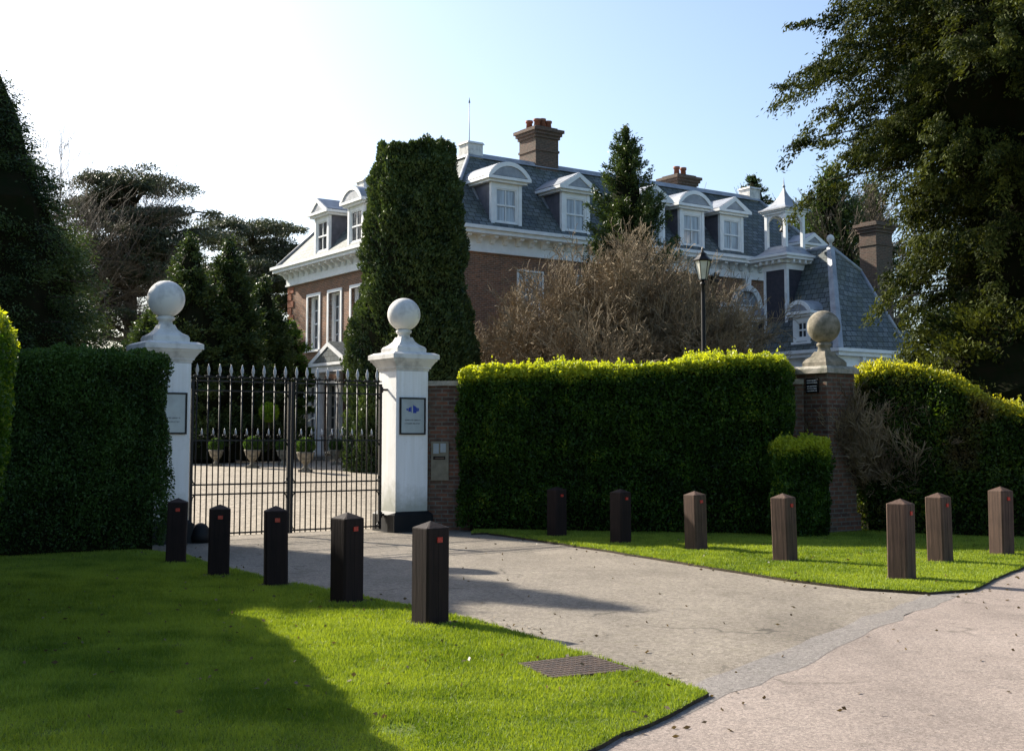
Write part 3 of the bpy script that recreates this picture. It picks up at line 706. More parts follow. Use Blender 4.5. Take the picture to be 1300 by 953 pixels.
for y in (-2.25, -5.6):
    dormer(front(14.0), y, 'seg', z0=4.98, w_=.92, h=1.05, fr=-0.10, zbase=4.6, slope=.446, deep=2.0 if y < -4 else 1.6, rise=.46, glass='glass', ov=.24)
# -- bell turret
tx0, tx1, ty0, ty1 = 14.3, 15.62, -4.45, -3.1
b = MB(); b.box(tx0+.03, tx1-.03, ty0+.03, ty1-.03, 4.62, 8.4); tur = b.build('turret', M['cladding'], house)
b = MB()
for (x, y) in ((tx0, ty0), (tx1-.14, ty0), (tx0, ty1-.14), (tx1-.14, ty1-.14)): b.box(x, x+.14, y, y+.14, 4.63, 8.39)
b.box(tx0-.02, tx1+.02, ty0-.02, ty1+.02, 8.22, 8.48); b.box(tx0-.16, tx1+.16, ty0-.16, ty1+.16, 8.482, 8.62)
b.box(tx0-.42, tx1+.42, ty0-.42, ty1+.42, 8.622, 8.74); b.box(tx0-.50, tx1+.50, ty0-.50, ty1+.50, 8.742, 8.84)
for k in range(4):
    for m_ in (0, 1):
        a_ = tx0+.1+k*.36
        if m_: b.box(a_-.06, a_+.06, ty0-.36, ty0-.15, 8.49, 8.621)
        else: a_ = ty0+.1+k*.36; b.box(tx0-.36, tx0-.15, a_-.06, a_+.06, 8.49, 8.621)
b.build('turret_trim', M['white'], tur)
mx, my = (tx0+tx1)/2, (ty0+ty1)/2
sq = lambda r: (mx-r, mx+r, my-r, my+r)
b = MB()
for (r0, z0, r1, z1) in ((1.13, 8.843, .85, 8.95), (.85, 8.95, .66, 9.10), (.66, 9.10, .56, 9.28)): b.frus(sq(r0), sq(r1), z0, z1)
# cap, concave
pr = [(.80, 10.92), (.66, 10.98), (.48, 11.12), (.30, 11.33), (.15, 11.58), (.06, 11.80), (.03, 11.95)]
b.build('turret_roof', M['lead'], tur); b = MB(); b.frus(sq(.80), sq(.80), 10.86, 10.92)
for (r0, z0), (r1, z1) in zip(pr[:-1], pr[1:]): b.frus(sq(r0), sq(r1), z0+.001, z1)
b.lathe([(.05, 11.95), (.07, 12.0), (.03, 12.06), (.02, 12.2), (.005, 12.42)], 8, (mx, my, 0))
b.build('cupola_roof', M['lead'], tur)
# belfry posts with arches
b = MB(); R_ = .54; pw = .075
for (sx, sy) in ((-1,-1),(1,-1),(-1,1),(1,1)): b.box(mx+sx*R_-pw, mx+sx*R_+pw, my+sy*R_-pw, my+sy*R_+pw, 9.2, 10.70)
b.box(mx-.66, mx+.66, my-.66, my+.66, 10.70, 10.80); b.box(mx-.74, mx+.74, my-.74, my+.74, 10.802, 10.858)
def arch_panel(T):
    r_ = R_-pw; zc = 10.20; n = 10
    for k in range(n):
        t0, t1 = math.pi*k/n, math.pi*(k+1)/n
        p0 = (r_*math.cos(t0), zc+r_*math.sin(t0)*.95); p1 = (r_*math.cos(t1), zc+r_*math.sin(t1)*.95)
        b.T = T; b.prism([(p0[0], 10.699), (p1[0], 10.699), p1, p0], -.04, .04, 'y')
for s in (-1, 1):
    arch_panel(lambda a, d, z, s=s: (mx+a, my+s*R_+d, z)); arch_panel(lambda a, d, z, s=s: (mx+s*R_+d, my+a, z))
b.T = None; b.build('belfry', M['white'], tur)
b = MB(); b.lathe([(.26,10.0),(.22,10.05),(.15,10.2),(.13,10.38),(.06,10.48),(.03,10.7)], 16, (mx, my, 0)); b.build('bell', M['iron'], tur)
# side chimney of the wing
chimney(20.2, -4.5, 1.15, .95, 0, 10.95, [], 'brick_stack', house)
# rear range beyond, low roof
b = MB(); b.box(18.02, 26, -3.2, -.02, 0, 4.2); b.build('rear_wall', M['brick'], house)
b = MB(); b.prism([(-3.5, 4.21), (-.02, 4.21), (-.02, 6.3), (-1.6, 6.3)], 18.4, 26.3, 'x'); b.build('rear_roof', M['slate'], house)

# ================================================================== GATE PILLARS
def white_pillar(P, label, plaque):
    t = thing('gate_pillar', (P.x, P.y, 0), label, 'pillar', 'white gate pillars with ball finials', TH)
    s = .328
    b = MB(); b.box(-s, s, -s, s, .34, 2.86); b.build('shaft', M['white_render'], t, bevel=.012)
    b = MB(); b.box(-s-.07, s+.07, -s-.07, s+.07, 0, .30); b.frus((-s-.07, s+.07, -s-.07, s+.07), (-s-.005, s+.005, -s-.005, s+.005), .301, .36)
    b.build('plinth', M['black_base'], t)
    b = MB()
    for (r0, r1, z0, z1) in ((.335,.34,2.86,2.90), (.36,.365,2.90,2.93), (.365,.43,2.93,3.03), (.44,.455,3.03,3.07), (.475,.475,3.07,3.15), (.475,.40,3.15,3.19)):
        b.frus((-r0, r0, -r0, r0), (-r1, r1, -r1, r1), z0+.0005, z1)
    b.build('cap', M['stone_white'], t)
    b = MB(); b.box(-.30, .30, -.30, .30, 3.191, 3.27)
    pr = [(.295,3.27),(.28,3.30),(.21,3.34),(.15,3.40),(.115,3.48),(.105,3.54),(.14,3.56),(.145,3.60),(.11,3.62),(.10,3.66)]
    for (r0, z0), (r1, z1) in zip(pr[:4], pr[1:5]): b.frus((-r0,r0,-r0,r0), (-r1,r1,-r1,r1), z0+.0004, z1)
    b.lathe(pr[3:], 20)
    b.ball((0,0,3.90), .30, 36); b.build('ball_finial', M['stone_white'], t)
    return t, s
tR, sR = white_pillar(PR, 'white gate pillar with steel plaque facing the drive, joined to brick wall on its right', True)
tL, sL = white_pillar(PL, 'white gate pillar half hidden behind the dark clipped hedge left of the gates', True)
# plaques
def plaque(P, off, x0, x1, z0, z1, label):
    t = thing('sign', (*(P - N*(sR+.001)), 0), label, 'sign', None, TH)
    b = MB(); f = .028
    b.box(x0, x1, -.035, -.002, z0, z0+f); b.box(x0, x1, -.035, -.002, z1-f, z1); b.box(x0, x0+f, -.034, -.002, z0+f, z1-f); b.box(x1-f, x1, -.034, -.002, z0+f, z1-f)
    b.build('frame', M['iron'], t)
    b = MB(); b.box(x0+f, x1-f, -.022, -.003, z0+f, z1-f); b.build('plate', M['steel'], t)
    return t
sg = plaque(PR, 0, -.27, .26, 1.72, 2.38, 'brushed steel plaque with blue block emblem in black frame on right white pillar')
b = MB(); cz = 2.165
for (x, w_, h, sk) in ((-.135, .028, .035, 0), (-.095, .045, .075, .012), (-.043, .012, .10, 0), (0.0, .068, .125, -.018), (.073, .020, .07, 0), (.10, .02, .055, .0)):
    b.prism([(x, cz-h/2), (x+w_, cz-h/2), (x+w_, cz+h/2+sk), (x, cz+h/2-sk)], -.026, -.0225, 'y')
b.build('emblem', M['blue'], sg)
def text_rows(rows, x0, x1, zs, h, parent, mat, seed, y0=-.026, y1=-.0225):
    r = random.Random(seed); b = MB()
    for z in zs:
        x = x0
        while x < x1:
            w_ = r.uniform(.55, .8)*h
            b.box(x, x+w_*.28, y0, y1, z, z+h)
            if r.random() < .6: b.box(x+w_*.28, x+w_, y0, y1, z+h*.8, z+h)
            if r.random() < .5: b.box(x+w_*.28, x+w_, y0, y1, z, z+h*.2)
            if r.random() < .5: b.box(x+w_*.72, x+w_, y0, y1, z+h*.2, z+h*.8)
            x += w_ + h*.35
        b.build('lettering', mat, parent); b = MB()
text_rows(2, -.165, .15, (1.965, 1.905), .022, sg, M['ink'], 3)
sg2 = plaque(PL, 0, -.27, .26, 1.72, 2.38, 'pale plaque in black frame on left white pillar, partly behind the hedge')
text_rows(2, -.165, .15, (1.965, 1.905), .022, sg2, M['ink'], 3)
# ================================================================== GATES
def gate_leaf(a0, a1, label, hinge_left):
    """a measured along E from PR (negative). each leaf is its own thing"""
    t = thing('iron_gate', (*(PR + E*a0), 0), label, 'gate', 'pair of iron gate leaves', TH)
    W = a1 - a0; ri = .0125
    fr = MB(); st = .048
    for x in (0+st/2, W-st/2): fr.box(x-st/2, x+st/2, -st/2, st/2, .05, 2.62)
    for z in (.10, .74, .90, 1.62, 2.44, 2.60): fr.box(st, W-st, -.012, .012, z-.013, z+.013)
    fr.build('frame', M['iron'], t)
    nb = 9; sp = W/nb; sc = MB()
    b = MB(); b.tube([(sp*.5,0,.06),(sp*.5,0,2.66)], ri, 6); rep(b.build('bar', M['iron'], t), [(sp*k,0,0) for k in range(1, nb)])
    z = 2.68; b = MB(); b.lathe([(.010, z), (.020, z+.015), (.013, z+.03), (.030, z+.075), (.026, z+.12), (.012, z+.17), (.002, z+.20)], 8, (sp*.5, 0, 0))
    rep(b.build('spearhead', M['spear'], t), [(sp*k,0,0) for k in range(1, nb)])
    b = MB(); b.tube([(sp,0,.06),(sp,0,1.70)], .010, 5); rep(b.build('dog_bar', M['iron'], t), [(sp*k,0,0) for k in range(1, nb-1)])
    z = 1.70; b = MB(); b.lathe([(.008, z), (.020, z+.04), (.015, z+.075), (.002, z+.12)], 6, (sp, 0, 0)); rep(b.build('short_spearhead', M['spear'], t), [(sp*k,0,0) for k in range(1, nb-1)])
    for k in range(nb):
        x = sp*(k+.5)
        for s in (-1, 1):
            sc.tube([(x + s*(.012+.052*math.sin(q)), 0, 2.70 - .045*(1-math.cos(q))*.5 - .01) for q in [0, .5, 1, 1.6, 2.2, 2.9]] + [(x+s*.035,0,2.645),(x+s*.05,0,2.655)], .009, 5)
    sc.box(0, W, -.009, .009, 2.655, 2.675)
    for k in range(1, nb):
        x = sp*k
        for s in (-1, 1): sc.tube([(x + s*.04*math.sin(q), 0, 1.715 - .022*(1-math.cos(q))) for q in [0, .6, 1.2, 1.9, 2.6]], .007, 4)
    sc.build('scroll', M['iron'], t)
    c = MB()   # curved corner braces
    for x, s in ((st, 1), (W-st, -1)):
        for z, q in ((.74, -1), (.90, 1), (1.62, -1), (2.44, -1), (.10, 1)):
            c.tube([(x + s*.09*(1-math.cos(a_)), 0, z + q*.09*(1-math.sin(a_))) for a_ in [0, .4, .8, 1.2, 1.57]], .011, 5)
    c.build('corner_brace', M['iron'], t)
    h = MB(); hx = 0 if hinge_left else W
    for z in (.30, 2.52):
        s = -1 if hinge_left else 1
        h.box(min(hx, hx+s*.14), max(hx, hx+s*.14), -.014, .014, z-.02, z+.02); h.lathe([(.03, z-.05), (.03, z+.05)], 10, (hx, 0, 0))
    h.build('hinge', M['iron'], t); return t
g0, g1 = -4.42 + .328 + .12, -.328 - .12; gm = (g0+g1)/2
gate_leaf(g0, gm-.006, 'left leaf of the black iron spearhead gates, hung on the half hidden pillar', True)
gate_leaf(gm+.006, g1, 'right leaf of the black iron spearhead gates, hung on the pillar with the steel plaque', False)
# boulder guard stones at pillar feet
def guard_stone(P, label, sd):
    r = random.Random(sd); b = MB(); b.lathe([(.16,0),(.17,.10),(.15,.20),(.09,.28),(.03,.31)], 12)
    b.v = [(x*(1+r.uniform(-.08,.08)), y*(1+r.uniform(-.08,.08)), z) for x, y, z in b.v]
    o = b.build('guard_stone', M['black_base'], loc=(P.x, P.y, 0)); setp(o, label, 'stone')
guard_stone(PL + E*.52 - N*.35, 'dark rounded guard stone at the foot of the left pillar', 1)

# ================================================================== BRICK WALL, INTERCOM, BRICK PILLAR
BP = Vector((xd(1049, 21.6), 21.7))
w0 = PR + E*.33; 
def wall_seg(p, q, h, th, label, name='brick_wall'):
    d = q - p; L_ = d.length; t = thing(name, (p.x, p.y, 0), label, 'wall', None, math.atan2(d.y, d.x))
    b = MB(); b.box(0, L_, -th/2, th/2, 0, h); b.build('wall', M['brick_dark'], t)
    b = MB(); b.box(-.0, L_, -th/2-.05, th/2+.05, h+.001, h+.09); b.build('coping', M['cap_stone'], t); return t
w1 = BP - E*.30 + N*.25
wall_seg(w0, w1, 2.60, .30, 'dark brick wall with stone coping running from plaque pillar behind the long hedge')
wd = (w1 - w0).normalized(); wn = Vector((wd.y, -wd.x))
ic = thing('intercom', (*(gp(564, 672).normalized()*0 + w0 + wd*.42 + wn*.153), 1.0), 'beige metal intercom and letter plate fixed to the brick wall by the plaque pillar', 'intercom', None, math.atan2(wd.y, wd.x))
b = MB(); b.box(-.16, .16, -.03, 0, -.10, .60); b.build('panel', M['panel'], ic)
b = MB(); b.box(-.12, -.02, -.036, -.0305, .38, .56); b.box(.01, .11, -.036, -.0305, .40, .56); b.build('keypad', M['steel'], ic)
b = MB(); b.box(-.12, .10, -.034, -.0305, .27, .33); b.build('slot', M['groove'], ic)
b = MB(); b.box(-.09, .08, -.038, -.0345, .285, .31); b.build('flap', M['brass'], ic)

def brick_pillar():
    t = thing('brick_pillar', (BP.x, BP.y, 0), 'weathered brick pillar with mossy stone ball finial between the hedges', 'pillar', None, TH)
    s = .355; b = MB(); b.box(-s, s, -s, s, .0, 2.78); b.build('shaft', M['brick_dark'], t)
    b = MB(); b.box(-s-.05, s+.05, -s-.05, s+.05, 0, .35); b.build('plinth', M['brick_dark'], t)
    b = MB(); b.frus((-.42,.42,-.42,.42), (-.42,.42,-.42,.42), 2.781, 2.86); b.frus((-.42,.42,-.42,.42), (-.36,.36,-.36,.36), 2.861, 2.91); b.build('cap', M['cap_stone'], t)
    b = MB(); b.box(-.27, .27, -.27, .27, 2.911, 2.98)
    pr = [(.27,2.98),(.24,3.03),(.17,3.09),(.12,3.18),(.10,3.26),(.13,3.28),(.13,3.32),(.10,3.34),(.10,3.38)]
    for (r0, z0), (r1, z1) in zip(pr[:3], pr[1:4]): b.frus((-r0,r0,-r0,r0), (-r1,r1,-r1,r1), z0+.0004, z1)
    b.lathe(pr[2:], 20); b.ball((0,0,3.62), .29, 36); b.build('ball_finial', M['stone_old'], t)
    # small black plate on the left (camera side) face
    sgn = thing('sign', (*(BP - E*(s+.002)), 0), 'small black plate with white lettering on the brick pillar', 'sign', None, TH - math.pi/2)
    b = MB(); b.box(-.10, .18, -.022, 0, 2.44, 2.70); b.build('plate', M['iron'], sgn)
    text_rows(3, -.07, .15, (2.65, 2.61, 2.55, 2.51, 2.47), .017, sgn, M['white'], 9, -.026, -.0225)
brick_pillar()

# ================================================================== BOLLARDS
def make_bollard(light, label):
    t = thing('bollard', (0,0,0), label, 'bollard', 'square wooden bollards along the drive')
    s = .125; c = .018; b = MB()
    oct_ = [(-s+c,-s),(s-c,-s),(s,-s+c),(s,s-c),(s-c,s),(-s+c,s),(-s,s-c),(-s,-s+c)]
    b.prism(oct_, -.05, .80, 'z'); n = 8
    b2 = len(b.v); b.add([(x, y, .801) for x, y in oct_] + [(x*.98, y*.98, .812) for x, y in oct_] + [(0,0,.868)],
        [(i, (i+1)%n, n+(i+1)%n, n+i) for i in range(n)] + [(n+i, n+(i+1)%n, 2*n) for i in range(n)])
    b.build('post', M['wood_light'] if light else M['wood'], t)
    g = MB()
    for sx in (-1, 1):
        pass
    g.box(-.003, .003, -s-.0015, -s+.004, .02, .79); g.box(s-.004, s+.0015, -.003, .003, .02, .79); g.build('groove', M['groove'], t)
    r = MB(); r.box(-.022, .034, -s-.010, -s-.0016, .690, .735); r.build('reflector', M['red'], t)
    return t
def copy_tree(o, parent=None):
    c = o.copy(); COL.objects.link(c); c.parent = parent
    for ch in list(o.children): copy_tree(ch, c)
    return c
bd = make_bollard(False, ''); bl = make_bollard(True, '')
left_b = [(223,717,.846,'dark wooden bollard at the foot of the left gate pillar, farthest of the left row', 12),
          (277,733,.842,'dark wooden bollard on the left lawn, second nearest the gate pillar', 14),
          (350,745,.878,'dark wooden bollard in the middle of the left lawn row, before the gate centre', 16),
          (440,766,.890,'dark wooden bollard beside the nearest one in the left lawn row', 45),
          (546,793,.898,'nearest and tallest looking dark wooden bollard, at the end of the left row', 40)]
right_b = [(707,683,.82,0,'shaded dark bollard on the verge nearest the plaque pillar',8), (788,692,.84,0,'shaded dark bollard on the verge before the middle of the long hedge',20),
           (884,700,.853,1,'brown wooden bollard with one face sunlit before the right half of the long hedge',35), (997,714,.893,1,'brown wooden bollard standing in sunlit grass left of the brick pillar',32),
           (1145,737,.926,1,'nearest brown wooden bollard at the front corner of the right verge',30), (1194,716,.913,1,'brown wooden bollard just behind the front corner one on the right verge',22),
           (1272,707,.954,1,'brown wooden bollard at the right edge of the picture by the pavement',15)]
first = {0: True, 1: True}
rb = random.Random(8)
def put(kind, u, v, h, lab, rot):
    src = bl if kind else bd
    if first[kind]: o = src; first[kind] = False
    else: o = copy_tree(src)
    p = gp(u, v - 3, 0.03); o.location = (p.x, p.y, 0.03); o.scale = (1, 1, h/.868)
    o.rotation_euler = (math.radians(rb.uniform(-1,1)), math.radians(rb.uniform(-1.2,1.2)), math.radians(rot)); o['label'] = lab; o['group'] = 'square wooden bollards along the drive'
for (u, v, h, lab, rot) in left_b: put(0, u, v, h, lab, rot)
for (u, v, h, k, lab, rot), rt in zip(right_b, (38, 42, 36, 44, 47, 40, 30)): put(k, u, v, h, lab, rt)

# ================================================================== LAMP POST
def lamp_post():
    D = 27.0; x = xd(894, D); z0 = gz(x, D); lt = at(890, 316, D).z - z0
    t = thing('street_lamp', (x, D, z0), 'black lantern lamp post with frosted glass rising behind the long hedge', 'street lamp')
    b = MB(); b.lathe([(.10,0),(.10,.5),(.07,.6),(.055,.7),(.045,lt-1.0),(.035,lt-.82),(.06,lt-.80),(.06,lt-.76),(.03,lt-.74),(.03,lt-.70)], 12); b.build('post', M['iron'], t)
    zb = lt-.70; b = MB(); n = 6
    b.lathe([(.10,zb),(.10,zb+.02)], n, smooth=False)
    for k in range(n):
        a_ = 2*math.pi*k/n; b.tube([(.10*math.cos(a_), .10*math.sin(a_), zb), (.18*math.cos(a_), .18*math.sin(a_), zb+.42)], .010, 4)
    b.lathe([(.20,zb+.42),(.21,zb+.45),(.13,zb+.52),(.09,zb+.56),(.09,zb+.60),(.03,zb+.64),(.025,zb+.70),(.002,zb+.76)], n, smooth=False); b.build('lantern_frame', M['iron'], t)
    b = MB(); b.lathe([(.092,zb+.021),(.172,zb+.419)], n, smooth=False); b.build('lantern_glass', M['lamp_glass'], t)
lamp_post()

# ================================================================== HEDGES
def hedge(name, path, width, h, n, mat, label, seed, leaf=(.045,.026), base=None, hfun=None, frontdir=None, twigs=True, core=.16, lean=0.0, dens_top=.22, zb=0.03, shag=.05, top_glow=1.0):
    """path: list of 2D points along the FRONT face foot; width goes away from frontdir."""
    r = np.random.default_rng(seed)
    pts = [Vector(p) for p in path]; seg = [(pts[i+1]-pts[i]).length for i in range(len(pts)-1)]; Ltot = sum(seg)
    fd = Vector(frontdir).normalized()           # outward (towards viewer)
    org = sum(pts, Vector((0,0)))/len(pts)
    t = thing(name, (org.x, org.y, 0), label, 'hedge')
    cum = np.concatenate([[0], np.cumsum(seg)])
    px = np.array([p.x for p in pts]) - org.x; py = np.array([p.y for p in pts]) - org.y
    H = hfun or (lambda s: h + 0*s)
    def surf(kind, m):
        s = r.uniform(0, Ltot, m)
        if kind == 'front': w_ = np.zeros(m); z = r.uniform(zb, 1, m)*H(s)
        elif kind == 'back': w_ = np.ones(m)*width; z = r.uniform(0.02, 1, m)*H(s)
        elif kind == 'top': w_ = r.uniform(0, width, m); z = H(s)
        else:
            w_ = r.uniform(0, width, m); s = np.where(r.uniform(0,1,m) < .5, 0.0, Ltot); z = r.uniform(zb, 1, m)*H(s)
        return s, w_, z
    nf, ntp, ne, nb = int(n*(.62-dens_top*.5)), int(n*dens_top), int(n*.22), int(n*.08)
    def thin(a_):
        s_, w__, z__ = a_; f_ = z__/H(s_); k_ = r.uniform(0, 1, len(s_)) < np.clip(.30 + f_*2.2 + .25*vnoise(np.stack([s_, w__, z__], 1), 1.6, seed+7), 0, 1); return s_[k_], w__[k_], z__[k_]
    A = [surf('front', nf), surf('top', ntp), surf('end', ne), surf('back', nb)]
    A[0] = thin(A[0]); A[2] = thin(A[2])
    s = np.concatenate([a[0] for a in A]); w_ = np.concatenate([a[1] for a in A]); z = np.concatenate([a[2] for a in A])
    kd = np.concatenate([np.full(len(a[0]), i) for i, a in enumerate(A)])
    hh = H(s)
    # rounding of edges and lumps
    Q = np.stack([s, w_, z], 1); lump = vnoise(Q, 1.5, seed)*.06 + vnoise(Q, 4.0, seed+2)*.045 + vnoise(Q, 9.0, seed+1)*.035
    dep = np.abs(r.normal(size=len(s)))*shag*1.6 - shag*.8   # depth under surface
    ce = np.minimum(s, Ltot - s); cw = np.minimum(w_, width - w_); ct = hh - z
    rad = .16
    # pull corners in
    inx = np.clip(1 - ce/rad, 0, 1)**2; inw = np.clip(1 - cw/rad, 0, 1)**2; inz = np.clip(1 - ct/rad, 0, 1)**2
    off = dep - lump
    z2 = z - np.where(kd == 1, off, 0) - rad*.5*np.maximum(inx, inw)*(kd == 1)
    z2 = z2 + (kd == 1)*np.clip(vnoise(Q, 16.0, seed+30) - .50, 0, 1)*.20*r.uniform(0, 1, len(s))
    w2 = w_ + np.where(kd == 0, off, 0) - np.where(kd == 3, off, 0) + rad*.5*np.maximum(inz, inx)*(kd == 0)
    w2 += lean*(hh - z)*np.where(kd == 3, 0, 1)*(1 - w_/width)
    s2 = s + np.where((kd == 2) & (s < Ltot/2), off + rad*.5*inz, 0) - np.where((kd == 2) & (s > Ltot/2), off + rad*.5*inz, 0)
    X = np.interp(s2, cum, px) + np.where(s2 < 0, s2, 0)*(pts[1]-pts[0]).normalized().x + np.where(s2 > Ltot, s2-Ltot, 0)*(pts[-1]-pts[-2]).normalized().x - fd.x*w2
    Y = np.interp(s2, cum, py) + np.where(s2 < 0, s2, 0)*(pts[1]-pts[0]).normalized().y + np.where(s2 > Ltot, s2-Ltot, 0)*(pts[-1]-pts[-2]).normalized().y - fd.y*w2
    P = np.stack([X, Y, z2], 1)
    up = np.zeros((len(s), 3)); up[:, 2] = .5; up[:, 0] = fd.x*.35*(kd == 0); up[:, 1] = fd.y*.35*(kd == 0)
    up[kd == 1, 2] = 1.3
    # shoots on top
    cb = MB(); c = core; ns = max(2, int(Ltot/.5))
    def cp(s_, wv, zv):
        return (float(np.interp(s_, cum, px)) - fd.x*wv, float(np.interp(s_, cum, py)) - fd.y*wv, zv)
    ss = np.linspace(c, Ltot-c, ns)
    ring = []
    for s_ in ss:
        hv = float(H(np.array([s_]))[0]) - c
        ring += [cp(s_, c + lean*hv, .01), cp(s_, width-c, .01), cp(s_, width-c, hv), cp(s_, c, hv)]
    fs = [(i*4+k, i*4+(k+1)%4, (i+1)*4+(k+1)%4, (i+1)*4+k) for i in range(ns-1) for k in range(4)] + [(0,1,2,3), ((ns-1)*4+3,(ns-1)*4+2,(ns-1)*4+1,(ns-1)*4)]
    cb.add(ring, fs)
    rv = np.clip(r.uniform(0, 1, len(s))*.72 - .04 + top_glow*np.clip(1.25 - (hh - z)/.26, 0, 1) + .12*lump/.06, 0, 1.3)  # top leaves tinted yellower: new growth, with the backlit glow painted in
    o = leaves_mesh('foliage', P, leaf[0], leaf[1], r, mat, t, dirs=up, jitter=.8, rnd=rv)
    cb.build('inner_branches', M['core'], t)
    return t
# long hedge right of the gate
a0 = gp(584, 668); a0 = Vector((xd(583, 22.0), 22.0)); a1 = Vector((xd(1000, 20.6), 20.6))
hd = (a1-a0).normalized(); hf = Vector((hd.y, -hd.x))
LL = (a1-a0).length
zt_ = lambda v, D: 1.67 + (555-v)*D/1560
hfun1 = lambda s: np.interp(s, [0, .12*LL, .45*LL, .62*LL, .72*LL, .78*LL, .86*LL, LL], [zt_(472,22.3), zt_(468,22.2), zt_(466,21.8), zt_(462,21.5), zt_(458,21.3), zt_(455,21.2), zt_(451,21), zt_(455,20.8)])
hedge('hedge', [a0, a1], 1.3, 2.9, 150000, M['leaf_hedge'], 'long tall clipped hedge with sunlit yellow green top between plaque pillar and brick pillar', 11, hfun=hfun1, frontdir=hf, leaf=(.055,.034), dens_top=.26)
# little block hedge
b0 = Vector((xd(984, 20.2), 20.2)); b1 = Vector((xd(1053, 20.4), 20.4))
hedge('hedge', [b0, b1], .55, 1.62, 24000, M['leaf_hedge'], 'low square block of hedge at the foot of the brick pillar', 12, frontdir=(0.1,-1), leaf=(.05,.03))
# right hedge (mixed)
c0 = Vector((xd(1092, 21.6), 21.6)); c1 = Vector((xd(1262, 20.2), 20.2)); c2 = Vector((11.5, 20.6)); cd = (c1-c0).normalized()
Lc = (c1-c0).length
hfun3 = lambda s: np.interp(s, [0, .25*Lc, .5*Lc, .75*Lc, Lc, 1.6*Lc], [zt_(470,21.5), zt_(461,21.3), zt_(464,21), zt_(478,20.8), zt_(508,20.5), 2.0])
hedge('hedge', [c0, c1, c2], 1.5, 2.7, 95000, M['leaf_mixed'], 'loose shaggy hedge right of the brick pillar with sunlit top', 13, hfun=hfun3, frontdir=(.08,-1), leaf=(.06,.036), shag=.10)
# left dark clipped hedge
d0 = Vector((xd(-60, 17.0), 17.0)); d1 = Vector((xd(214, 18.6), 18.6))
d0 = Vector((xd(-40, 16.6), 16.6)); d1 = Vector((xd(216, 18.2), 18.2))
hfunL = lambda s: np.interp(s, [0, 2.2, 3.0, 3.4], [zt_(447,17), zt_(450,17.9), zt_(456,18.1), zt_(464,18.2)])
dd = (d1-d0).normalized()
hedge('hedge', [d0, d1], 1.1, 2.85, 110000, M['leaf_hedge_dark'], 'dark clipped hedge in shade left of the gates, hiding part of the white pillar', 14, hfun=hfunL, frontdir=(dd.y, -dd.x), leaf=(.045,.026), top_glow=.3)
# near left hedge at the picture edge
e0 = Vector((-6.95, 14.6)); e1 = Vector((-5.15, 12.05)); 
ed = (e1-e0).normalized()
hedge('hedge', [Vector((-5.80,14.2)), Vector((-3.98,9.2))], 1.6, 2.86, 80000, M['leaf_hedge'], 'sunlit green hedge end at the far left edge, nearer than the dark hedge', 15, frontdir=(.93,.36), leaf=(.05,.03), lean=.06)

